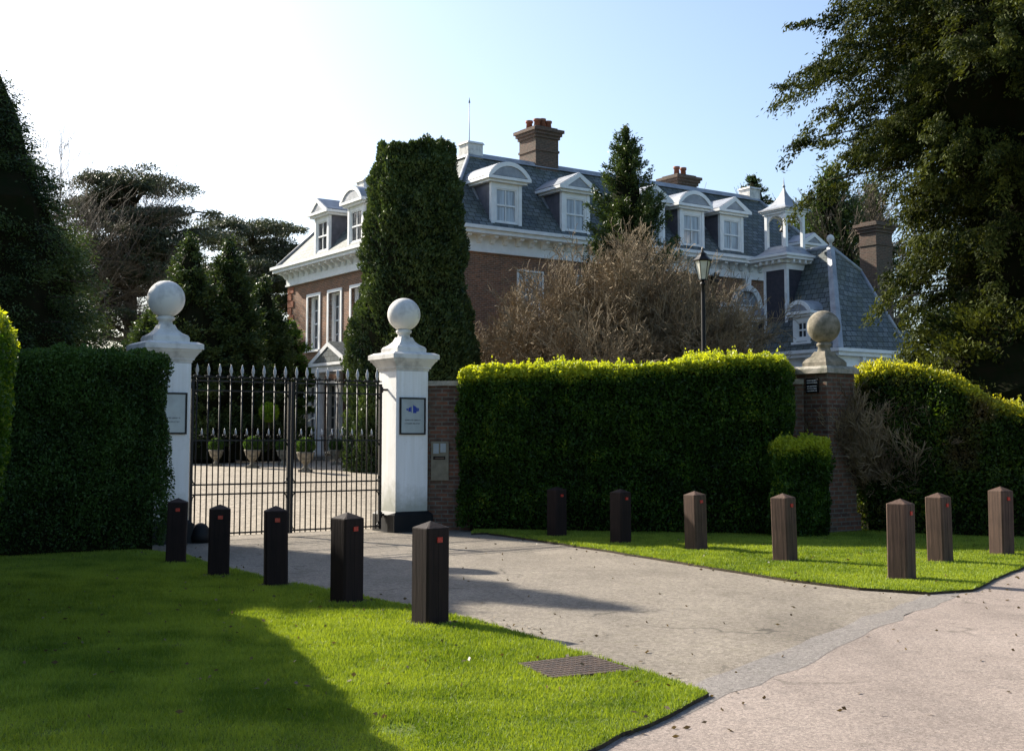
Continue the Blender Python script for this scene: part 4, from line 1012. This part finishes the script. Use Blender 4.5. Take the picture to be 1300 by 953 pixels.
# ================================================================== TREES
def limb_mesh(parent, H_, r0, limbs, seed, name='trunk', mat=None, z0=0, lean=(0,0)):
    rr = random.Random(seed); b = MB()
    n = 7; pts = [(lean[0]*H_*(k/n)**1.3 + rr.uniform(-1,1)*.02*H_*(k > 0)*.5, lean[1]*H_*(k/n)**1.3, z0 + H_*k/n) for k in range(n+1)]
    b.tube(pts, [r0*(1.25 if k == 0 else 1)*(1 - .85*k/n) + .01 for k in range(n+1)], 10)
    for L_ in limbs: b.tube(L_[0], L_[1], 5, False)
    return b.build(name, mat or M['bark'], parent, recalc=False)
def conifer(name, loc, label, group, H_, prof, nb, nl, seed, leaf=(.12,.05), mat=None, droop=.12, up=.0, sxy=.22, sz=.12, r0=.3, corek=.55, z0=.3, hang=0.0, azf=None, along=(.35, 1.0), coremat=True, curl=0.0, lat=0.18, fan=0.30, ragged=None):
    """branches radiate from the trunk; prof(z_frac)->radius; leaves in sprays along each"""
    r = np.random.default_rng(seed); rr = random.Random(seed)
    t = thing(name, loc, label, 'tree', group)
    zf = np.sort(r.uniform(0, 1, nb))**.95; az = r.uniform(0, 2*math.pi, nb)
    R = np.array([prof(z_) for z_ in zf]) * (r.uniform(.78, 1.06, nb) if ragged is None else r.uniform(1-ragged, 1.12, nb))
    if azf is not None: R *= np.array([azf(a_, z_) for a_, z_ in zip(az, zf)])
    Z = z0 + zf*(H_ - z0)
    wgt = R**1.15 + .05; cnt = r.multinomial(nl, wgt/wgt.sum())
    I = np.repeat(np.arange(nb), cnt); m = len(I)
    tt = r.uniform(along[0]**2, along[1]**2, m)**.5
    # lateral side sprays: discrete twigs
    ntw = 14; k = np.floor(tt*ntw)/ntw; tw = r.normal(size=m)
    side_ = np.sign(tw)*np.abs(r.uniform(0, 1, m))*fan*R[I]*(1.1 - .75*k)*.8
    px = R[I]*tt; pz = Z[I] + up*R[I]*tt - droop*R[I]*tt**2 - hang*r.uniform(0, 1, m)**1.5*np.minimum(1, R[I]) - np.abs(side_)*lat + curl*R[I]*tt**4
    ca, sa = np.cos(az[I]), np.sin(az[I])
    X = px*ca - side_*sa + r.normal(size=m)*sxy*.5; Y = px*sa + side_*ca + r.normal(size=m)*sxy*.5; Zp = pz + r.normal(size=m)*sz*.6
    Zp = np.maximum(Zp, .05)
    P = np.stack([X, Y, Zp], 1)
    d = np.stack([ca - .6*np.sign(side_)*sa, sa + .6*np.sign(side_)*ca, -0.25 - hang*1.2 + 0*ca + up*2], 1)
    rnd = np.clip(.45 + .25*r.normal(size=nb)[I] + .2*r.normal(size=m) + .35*(tt-.7), 0, 1)
    leaves_mesh('crown', P, leaf[0], leaf[1], r, mat or M['leaf_conifer'], t, dirs=d*1.1, jitter=.55, rnd=rnd)
    limbs = []
    for i in range(nb):
        if R[i] < .5 : continue
        pp = []; 
        for q in (0, .3, .6, .85): pp.append((R[i]*q*math.cos(az[i]), R[i]*q*math.sin(az[i]), Z[i] + up*R[i]*q - droop*R[i]*q*q + curl*R[i]*q**4))
        limbs.append((pp, [max(.012, .022*R[i]*(1-q)) for q in (0, .3, .6, .85)]))
    tk = limb_mesh(t, H_*.95, r0, limbs, seed)
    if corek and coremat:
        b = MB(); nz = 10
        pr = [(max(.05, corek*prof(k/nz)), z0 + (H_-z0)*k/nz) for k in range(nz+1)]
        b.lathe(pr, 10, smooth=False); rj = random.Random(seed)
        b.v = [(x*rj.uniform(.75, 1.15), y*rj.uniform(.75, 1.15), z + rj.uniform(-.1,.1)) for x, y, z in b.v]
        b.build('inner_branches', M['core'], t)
    return t
def pos(u, D): x = xd(u, D); return (x, D, gz(x, D))
def ip(xs, ys): return lambda q: float(np.interp(q, xs, ys))

# clipped column tree by the corner of the house
def column_tree():
    D = 40.0; x = xd(523, D); z0 = gz(x, D); t = thing('columnar_conifer', (x, D, z0), 'tall dark clipped columnar conifer in front of the house corner', 'tree')
    r = np.random.default_rng(21); n = 150000; Htop = at(523, 188, D).z - z0
    zf = r.uniform(0, 1, n); th = r.uniform(0, 2*math.pi, n)
    rad = np.interp(zf, [0, .2, .38, .5, .75, .93, .985, 1], [1.85, 1.9, 1.9, 1.75, 1.62, 1.33, 1.05, .1])
    top = r.uniform(0, 1, n) < .12
    rr_ = np.where(top, np.sqrt(r.uniform(0, 1, n))*1.3, rad)
    z = np.where(top, .985, zf)*Htop
    Q = np.stack([np.cos(th)*rr_, np.sin(th)*rr_, z], 1)
    lump = vnoise(Q, 1.2, 3)*.16 + vnoise(Q, 3.2, 4)*.11 + vnoise(Q, 8, 8)*.07
    dep = np.abs(r.normal(size=n))*.17 - .09
    ro = rr_ + np.where(top, 0, lump - dep); z = z + np.where(top, lump*1.2 - dep + .03, 0)
    leftb = np.where((z < .47*Htop), .12*np.clip(-np.cos(th), 0, 1), 0)
    X = np.cos(th)*(ro + leftb) + .12*(z/Htop); Y = np.sin(th)*ro
    d = np.stack([np.cos(th)*.7, np.sin(th)*.7, np.full(n, .9)], 1)
    rnd = np.clip(.5 + .3*vnoise(Q, 2.5, 6) + .2*r.normal(size=n), 0, 1)
    leaves_mesh('crown', np.stack([X, Y, z], 1), .13, .055, r, M['leaf_conifer'], t, dirs=d, jitter=.6, rnd=rnd)
    b = MB(); b.lathe([(1.75, .05), (1.75, .38*Htop), (1.4, .75*Htop), (1.1, .93*Htop), (.6, .965*Htop)], 16, smooth=False); b.build('inner_branches', M['core'], t)
    b = MB(); b.tube([(0,0,0),(0,0,2)], [.3,.2], 10); b.build('trunk', M['bark'], t)
column_tree()
# pointed conifer in front of the side wall
p = pos(797, 46); Hc = at(797, 160, 46).z - p[2]
conifer('conifer_tree', p, 'dark pointed conifer standing before the side wall between the dormers', None, Hc,
        ip([0,.25,.5,.62,.75,.88,.96,1], [2.3,2.4,2.0,1.7,1.25,.7,.35,.04]), 300, 70000, 31, leaf=(.13,.05), droop=-.3, up=.35, sxy=.12, sz=.14, corek=.5, ragged=.4)
# conifers behind the gates left
for k, (u, D, vt, R0, lab) in enumerate([(238, 47, 300, 2.1, 'dark conical conifer behind the left gate pillar, left one of the group'),
                            (288, 48.5, 303, 1.9, 'dark conical conifer in the middle of the group behind the gates'),
                            (333, 52, 352, 1.7, 'shorter dark conifer next to the front wall of the house'),
                            (190, 50, 395, 2.0, 'low dark conifer behind the ball of the left gate pillar')]):
    p = pos(u, D); Ht = at(u, vt, D).z - p[2]
    conifer('conifer_tree', p, lab, 'dark conifers behind the gates', Ht, ip([0,.3,.6,.85,1], [R0,R0*.98,R0*.68,R0*.33,.05]), 260, 48000, 40+k, leaf=(.16,.06), up=.3, droop=-.1, sz=.18, corek=.72, z0=.1)
p = pos(366, 56); conifer('conifer_tree', p, 'light green bushy conifer touching the left corner of the house', None, at(362,408,56).z-p[2], ip([0,.5,.8,1],[1.5,1.3,.8,.15]), 120, 22000, 47, leaf=(.16,.07), up=.4, corek=.6, mat=M['leaf_box'])
# big dark conifer at the left edge
p = pos(-20, 20.5); conifer('conifer_tree', p, 'huge dark drooping conifer at the left edge above the clipped hedge', None, 7.8,
     ip([0,.15,.35,.55,.68,.80,.9,1], [2.0,2.0,1.9,1.8,1.5,.95,.5,.08]), 460, 260000, 51, leaf=(.065,.022), droop=.10, up=.12, hang=.22, sz=.12, corek=.76)
# out of frame neighbours whose shade falls on the lawn
for k, (x, y, h_, lab) in enumerate([(-13.0, 22.4, 9.6, 'dark conifer beyond the left edge behind the hedges'), (-15.2, 20.3, 9.0, 'second dark conifer beyond the left edge'), (-11.0, 17.3, 6.3, 'bushy conifer just beyond the left edge')]):
    conifer('conifer_tree', (x, y, 0), lab, None, h_, ip([0,.3,.7,.9,1],[3,2.9,2.6,1.7,.4]), 150, 30000, 52+k, leaf=(.2,.08), corek=.85)

def bare_tree(name, loc, label, cat, group, H_, seed, levels=5, spread=.55, r0=.18, stems=1, mat='twig_grey', n0=6, minr=.012, upb=.25, tip_r=.006, first=.35, reuse=None, rz=0, wig=.12, kids=(3,4), sc=1.0, xy=1.0):
    t = thing(name, loc, label, cat, group, rz)
    if reuse:
        for ch in reuse.children: c = ch.copy(); COL.objects.link(c); c.parent = t
        t.scale = (sc, sc, sc); return t
    rr = random.Random(seed); V = []; Fc = []
    def seg(p, q, ra, rb_):
        d = (q-p); 
        if d.length < 1e-6: return
        d.normalize(); a = d.orthogonal().normalized(); b_ = d.cross(a); n = 3 if ra < .03 else 5; b0 = len(V)
        for (pp, r_) in ((p, ra), (q, rb_)):
            for k in range(n): V.append(tuple(pp + (a*math.cos(2*math.pi*k/n) + b_*math.sin(2*math.pi*k/n))*r_))
        for k in range(n): Fc.append((b0+k, b0+(k+1)%n, b0+n+(k+1)%n, b0+n+k))
    def grow(p, d, L_, r_, lev):
        ns = 4 if lev < 2 else 3; q = p; dd_ = d.copy(); r1 = r_
        pts_ = [p]
        for k in range(ns):
            dd_ = (dd_ + Vector((rr.gauss(0, wig), rr.gauss(0, wig), rr.gauss(0, wig) + upb*.12))).normalized()
            nq = q + dd_*L_/ns; r2 = max(tip_r, r_*(1 - .45*(k+1)/ns)); seg(q, nq, r1, r2); q = nq; r1 = r2; pts_.append(q)
            if lev < levels and (k > 0 or lev > 0):
                for _ in range(rr.choice(kids) if lev > 0 else n0//ns + 1):
                    ax = Vector((rr.gauss(0,1), rr.gauss(0,1), rr.gauss(0,1))).normalized(); nd_ = (dd_ + ax*spread*rr.uniform(.6, 1.5)); nd_.z += upb*.3; nd_.normalize()
                    if rr.random() < (.5 if lev > 1 else .9): grow(q, nd_, L_*rr.uniform(.45, .75), r2*.6, lev+1)
        if lev < levels: grow(q, dd_, L_*.6, r1, lev+1)
    for s_ in range(stems):
        a_ = rr.uniform(0, 6.28); d = Vector((math.cos(a_)*(.38 if stems > 1 else .05), math.sin(a_)*(.38 if stems > 1 else .05), 1)).normalized()
        grow(Vector((math.cos(a_)*.2*(stems > 1), math.sin(a_)*.2*(stems > 1), 0)), d, H_*first, r0*(rr.uniform(.6, 1) if stems > 1 else 1), 0)
    me = bpy.data.meshes.new('branches'); me.from_pydata(V, [], Fc); me.materials.append(M[mat]); me.update()
    zm = max(v[2] for v in V); o = bpy.data.objects.new('branches', me); COL.objects.link(o); o.parent = t
    k = H_/zm
    me.transform(Matrix.Diagonal((k*xy, k*xy, k, 1)))
    t['nf'] = len(Fc); del t['nf']; print(name, len(Fc))
    return t
# cedars
def cedar(u, D, vt, Rx, seed, label, nl=60000, trunk_r=.55, lay=16):
    p = pos(u, D); Ht = at(u, vt, D).z - p[2]; r = np.random.default_rng(seed); t = thing('cedar_tree', p, label, 'tree', 'flat topped cedars left of the house')
    rr = random.Random(seed); limbs = []; C = []; 
    for k in range(lay*3):
        zf = rr.uniform(.55, 1.0) if k % 7 else rr.uniform(.25, .5); a_ = rr.uniform(0, 6.28); Rb = Rx*(1 - .55*max(0, (zf-.75)/.25)**2)*rr.uniform(.45, 1.05)*(.75 + .25*min(1, (zf-.2)/.3)); z1 = Ht*zf
        z0 = z1 - Rb*rr.uniform(.05, .35); ca, sa = math.cos(a_), math.sin(a_)
        pts_ = [(0,0,max(.5, z0)), (Rb*.35*ca, Rb*.35*sa, z0 + (z1-z0)*.6), (Rb*.7*ca, Rb*.7*sa, z1-.1), (Rb*ca, Rb*sa, z1-.15)]
        limbs.append((pts_, [.16, .11, .06, .02]))
        for q in range(7):
            f = rr.uniform(.3, 1.0); lo = rr.gauss(0, .16)*Rb
            C.append((Rb*f*ca - lo*sa, Rb*f*sa + lo*ca, z1 - .1 - .12*f + rr.gauss(0, .12), rr.uniform(.5, 1.15)))
    for q in range(40):
        a_ = rr.uniform(0, 6.28); f = math.sqrt(rr.random())*Rx*.55; C.append((f*math.cos(a_), f*math.sin(a_), Ht - .5*(f/Rx)**1.5*2 + rr.gauss(0,.2), rr.uniform(.5,1)))
    C = np.array(C); I = r.integers(0, len(C), nl); th = r.uniform(0, 6.28, nl); q = np.sqrt(r.uniform(0,1,nl))*C[I,3]
    P = np.stack([C[I,0] + q*np.cos(th), C[I,1] + q*np.sin(th), C[I,2] + r.normal(size=nl)*.10 - .12*q], 1)
    leaves_mesh('crown', P, .19, .075, r, M['leaf_cedar'], t, dirs=np.tile([0,0,.2],(nl,1)), jitter=.8)
    limb_mesh(t, Ht*.97, trunk_r, limbs, seed)
cedar(165, 72, 226, 6.3, 61, 'flat topped cedar with thick trunk left of the left gate pillar', 110000, .62, 30)
cedar(318, 80, 286, 6.6, 62, 'lower spreading cedar between the conifers and the house', 100000, .5, 26)
bare_tree('bare_tree', pos(88, 66), 'tall leafless tree against the sky above the cedar', 'tree', None, at(88, 140, 66).z - gz(*pos(88,66)[:2]), 71, 5, .8, .26, 2, 'twig_grey', n0=8, tip_r=.010, kids=(2,3), first=.45, upb=.2, wig=.18, xy=.8)
bare_tree('bare_tree', pos(140, 60), 'leafless tree low behind the left hedge', 'tree', None, 6.0, 72, 4, .9, .12, 1, 'twig_grey', n0=7, tip_r=.008, kids=(2,2), first=.33, upb=.1, wig=.2)
# thicket of leafless shrubs before the side wall
tg = 'leafless shrubs in front of the side wall'
tk = [(608,44,5.2,'leafless twiggy shrub beside the clipped columnar conifer'), (735,42,7.6,'leafless twiggy shrub below the pedimented dormer'), (782,41,8.6,'leafless twiggy shrub left of the pointed conifer foot'),
      (826,42,8.3,'tall leafless twiggy shrub in front of the pointed conifer'), (866,41,7.4,'leafless twiggy shrub left of the lamp post')]
sh = []
for k, (u, D, h_, lab) in enumerate(tk):
    p = pos(u, D)
    if k < 3:
        sh.append((bare_tree('leafless_shrub', p, lab, 'shrub', tg, h_, 80+k, 5, .8, .05, 8, 'twig', n0=5, tip_r=.0085, kids=(2,2,2,3), first=.36, wig=.24, upb=.25, xy=.72), h_))
    else: bare_tree('leafless_shrub', p, lab, 'shrub', tg, h_, 0, reuse=sh[(k+1) % 3][0], rz=1.3+k, sc=h_/sh[(k+1) % 3][1])
# far trees behind the right wing
bare_tree('bare_tree', pos(1092, 78), 'leafless tree in the distance behind the brick chimney stack', 'tree', None, at(1092, 205, 78).z - ZG, 75, 5, .5, .3, 1, 'twig_grey', n0=8, tip_r=.013, kids=(2,3), first=.38)
p = pos(1058, 76); conifer('evergreen_tree', p, 'distant rounded evergreen behind the bell cupola', None, at(1058,216,76).z-p[2], ip([0,.3,.6,.85,1],[3.0,3.4,3.0,1.9,.5]), 190, 34000, 91, leaf=(.26,.11), up=.4, droop=0, sxy=.4, sz=.35, corek=.5)
p = pos(1112, 84); conifer('evergreen_tree', p, 'distant evergreen half hidden by the big yew', None, at(1112,235,84).z-p[2], ip([0,.3,.6,.85,1],[2.6,3.0,2.6,1.6,.4]), 150, 22000, 92, leaf=(.28,.12), up=.4, droop=0, sxy=.4, sz=.35, corek=.5)
p = pos(961, 88); conifer('evergreen_tree', p, 'tip of a distant conifer showing over the far end of the slate roof', None, at(961,224,88).z-p[2], ip([0,.5,.8,.93,1],[2.4,2.2,1.8,1.2,.3]), 160, 24000, 93, leaf=(.26,.1), up=.4, corek=.5)
p = pos(869, 95); conifer('evergreen_tree', p, 'tiny treetop peeping over the slate roof ridge', None, at(869,222,95).z-p[2], ip([0,.5,.8,1],[1.6,1.4,.7,.1]), 60, 8000, 94, leaf=(.26,.1), up=.4, corek=.5)

# big yew on the right
def big_yew():
    D = 25.0; X0 = xd(1335, D); t = thing('yew_tree', (X0, D, 0), 'huge dark yew with drooping sprays filling the top right corner', 'tree')
    r = np.random.default_rng(101); rr = random.Random(101)
    zz = [2.0, 3.0, 3.6, 4.2, 4.9, 5.5, 6.1, 6.6, 7.2, 7.9, 8.6, 9.4, 10.3, 11.2, 12.5, 13.5]
    rl = [2.0, 2.5, 2.9, 3.3, 3.4, 3.1, 2.9, 3.0, 3.5, 4.2, 4.7, 4.8, 4.8, 4.5, 3.8, 2.0]
    nb = 700; Z = r.uniform(1.6, 13.3, nb); az = r.uniform(0, 2*math.pi, nb)
    R = np.interp(Z, zz, rl)*r.uniform(.55, 1.02, nb)
    # a few explicit reaching limbs
    ex = [(7.25, math.pi+.05, 5.0), (9.5, math.pi+.02, 5.4), (10.6, math.pi+.1, 4.9), (11.1, math.pi+.3, 4.7), (8.3, math.pi-.1, 5.0), (4.7, math.pi+.1, 3.6), (7.9, math.pi+.15, 4.6), (10.0, math.pi-.2, 5.0)]
    Z = np.concatenate([Z, [e[0] for e in ex]]); az = np.concatenate([az, [e[1] for e in ex]]); R = np.concatenate([R, [e[2] for e in ex]]); nb = len(Z)
    nl = 480000; face = .45 + .55*(np.sin(az) < .35); wgt = R**1.2*face; cnt = r.multinomial(nl, wgt/wgt.sum()); I = np.repeat(np.arange(nb), cnt); m = len(I)
    tt = np.sqrt(r.uniform(.16, 1.0, m)); ntw = 11; kf = np.floor(tt*ntw); sgn = np.where(r.uniform(0,1,m) < .5, -1, 1)
    # twig id and random reach per twig
    tid = (I*ntw*2 + kf*2 + (sgn > 0)).astype(int); reach = np.random.RandomState(5).uniform(.25, 1.0, tid.max()+1); drp = np.random.RandomState(6).uniform(.1, 1.3, tid.max()+1)
    q = r.uniform(0, 1, m); sl_ = sgn*q*reach[tid]*(1.15*(1.05 - kf/ntw))*.95
    base = (kf + .5 + np.random.RandomState(9).uniform(-.5, .5, tid.max()+1)[tid])/ntw
    along = R[I]*(base + q*.10) + r.normal(size=m)*.05
    z = Z[I] + .10*R[I]*base - .16*R[I]*base**2*1.2 - q**1.4*drp[tid]*.55 - np.abs(r.normal(size=m))*.06
    ca, sa = np.cos(az[I]), np.sin(az[I])
    z += np.random.RandomState(10).normal(size=tid.max()+1)[tid]*.16
    P = np.stack([along*ca - sl_*sa + r.normal(size=m)*.07, along*sa + sl_*ca + r.normal(size=m)*.07, z], 1)
    d = np.stack([ca*.6 - sgn*sa*.6, sa*.6 + sgn*ca*.6, -.9*np.ones(m)], 1)
    rnd = np.clip(.4 + .28*np.random.RandomState(8).normal(size=tid.max()+1)[tid] + .15*r.normal(size=m), 0, 1)
    leaves_mesh('crown', P, .10, .036, r, M['leaf_yew'], t, dirs=d, jitter=.6, rnd=rnd)
    limbs = []
    for i in range(nb):
        if R[i] < 1 or i % 2 and i < nb-6: continue
        limbs.append(([(R[i]*s_*math.cos(az[i]), R[i]*s_*math.sin(az[i]), Z[i]+.1*R[i]*s_-.19*R[i]*s_*s_) for s_ in (0,.3,.6,.95)], [.05,.035,.02,.008]))
    limb_mesh(t, 13, .5, limbs, 101)
    b = MB(); b.lathe([(1.2,.6),(1.9,2.5),(2.2,4.8),(1.8,6.4),(2.9,8.4),(2.8,10.5),(1.4,12.5)], 12, smooth=False); b.v = [(x*rr.uniform(.7,1.15)+.3, y*rr.uniform(.7,1.15), z+rr.uniform(-.2,.2)) for x, y, z in b.v]
    b.build('inner_branches', M['core'], t)
big_yew()
# dark shrub mass below the yew, behind the shaggy hedge
p = (xd(1285, 24), 24, 0); conifer('evergreen_shrub', p, 'dark evergreen undergrowth under the big yew at the right edge', None, 4.2, ip([0,.5,.8,1],[2.6,2.5,1.8,.4]), 160, 46000, 103, leaf=(.11,.05), up=.5, hang=.1, corek=.75, z0=.05, mat=M['leaf_yew'])

# hedge at back of the courtyard and urns
q0 = Vector((xd(95, 51), 51)); q1 = Vector((xd(366, 55.5), 55.5))
hedge('hedge', [q0, q1], 1.5, 3.4, 60000, M['leaf_hedge_dark'], 'dark hedge closing the far side of the courtyard, seen through the left gate leaf', 16, frontdir=(.3,-1), leaf=(.12,.06), base=ZG)
def urn(u, v, label, s=1.0, src=None):
    p = gpt(u, v)
    if src:
        o = copy_tree(src); o.location = p; o.scale = (s,s,s); o['label'] = label; return o
    t = thing('planter_urn', p, label, 'planter', 'stone urns with box balls in the courtyard')
    b = MB(); b.box(-.30,.30,-.30,.30,0,.12); b.lathe([(.22,.12),(.12,.22),(.10,.34),(.20,.42),(.34,.60),(.40,.82),(.44,.88),(.44,.94),(.36,.94),(.34,.88)], 16); b.build('urn', M['stone_old'], t)
    r = np.random.default_rng(5); n = 9000; d = r.normal(size=(n,3)); d /= np.linalg.norm(d, axis=1)[:,None]; rad = .47 + vnoise(d, 3, 2)*.03 - np.abs(r.normal(size=n))*.03
    P = d*rad[:,None]; P[:,2] = P[:,2]*.85 + 1.22
    e = MB(); e.ball((0,0,1.22), .38, 12)
    leaves_mesh('box_ball', P, .06, .035, r, [M['leaf_box'], M['core']], t, dirs=d, jitter=.8, extra=e); t.scale = (s,s,s); return t
def upos(u, D): x = xd(u, D); return Vector((x, D, gz(x, D)))
_gpt = gpt
US = []
for k, (u, D, lab, sc_) in enumerate([(389, 38.5, 'stone urn with clipped box ball, largest looking one, left of the portico', .66), (322, 40.5, 'stone urn with clipped box ball, seen through the middle of the left gate leaf', .64),
      (276, 42.5, 'stone urn with clipped box ball, leftmost seen through the gates', .60), (361, 43.5, 'stone urn with box ball beside the central gate stile', .58), (428, 44.5, 'stone urn with box ball in front of the right portico column', .58)]):
    gpt = lambda a_, b_, u=u, D=D: upos(u, D)
    if k == 0: u0 = urn(0, 0, lab, sc_)
    else: urn(0, 0, lab, sc_, u0)
gpt = lambda a_, b_: upos(a_, b_)
# small lime shrub
def round_shrub(u, v, s, mat, label, seed, up_=1.0):
    p = gpt(u, v); t = thing('garden_shrub', p, label, 'shrub'); r = np.random.default_rng(seed); n = 6000
    d = r.normal(size=(n,3)); d /= np.linalg.norm(d, axis=1)[:,None]; P = d*(s*(r.uniform(.5,1.05,n)))[:,None]; P[:,2] += up_
    leaves_mesh('foliage', P, .10, .06, r, M[mat], t, dirs=d, jitter=.8)
    b = MB(); b.tube([(0,0,0),(0,0,up_)], .04, 6); b.build('stem', M['bark'], t)
round_shrub(342, 47, .36, 'leaf_lime', 'small lime green shrub glowing against the dark hedge beyond the gates', 7, 1.95)
# dry twiggy patch inside the shaggy hedge's left end
def dry_patch():
    p = (xd(1126, 21.9), 21.9, 0); bare_tree('dry_shrub', p, 'brown dry twiggy bush growing out of the shaggy hedge beside the brick pillar', 'shrub', None, 2.85, 111, 4, .75, .022, 20, 'twig', n0=8, tip_r=.005, kids=(2,3), first=.42, upb=.5)
dry_patch()
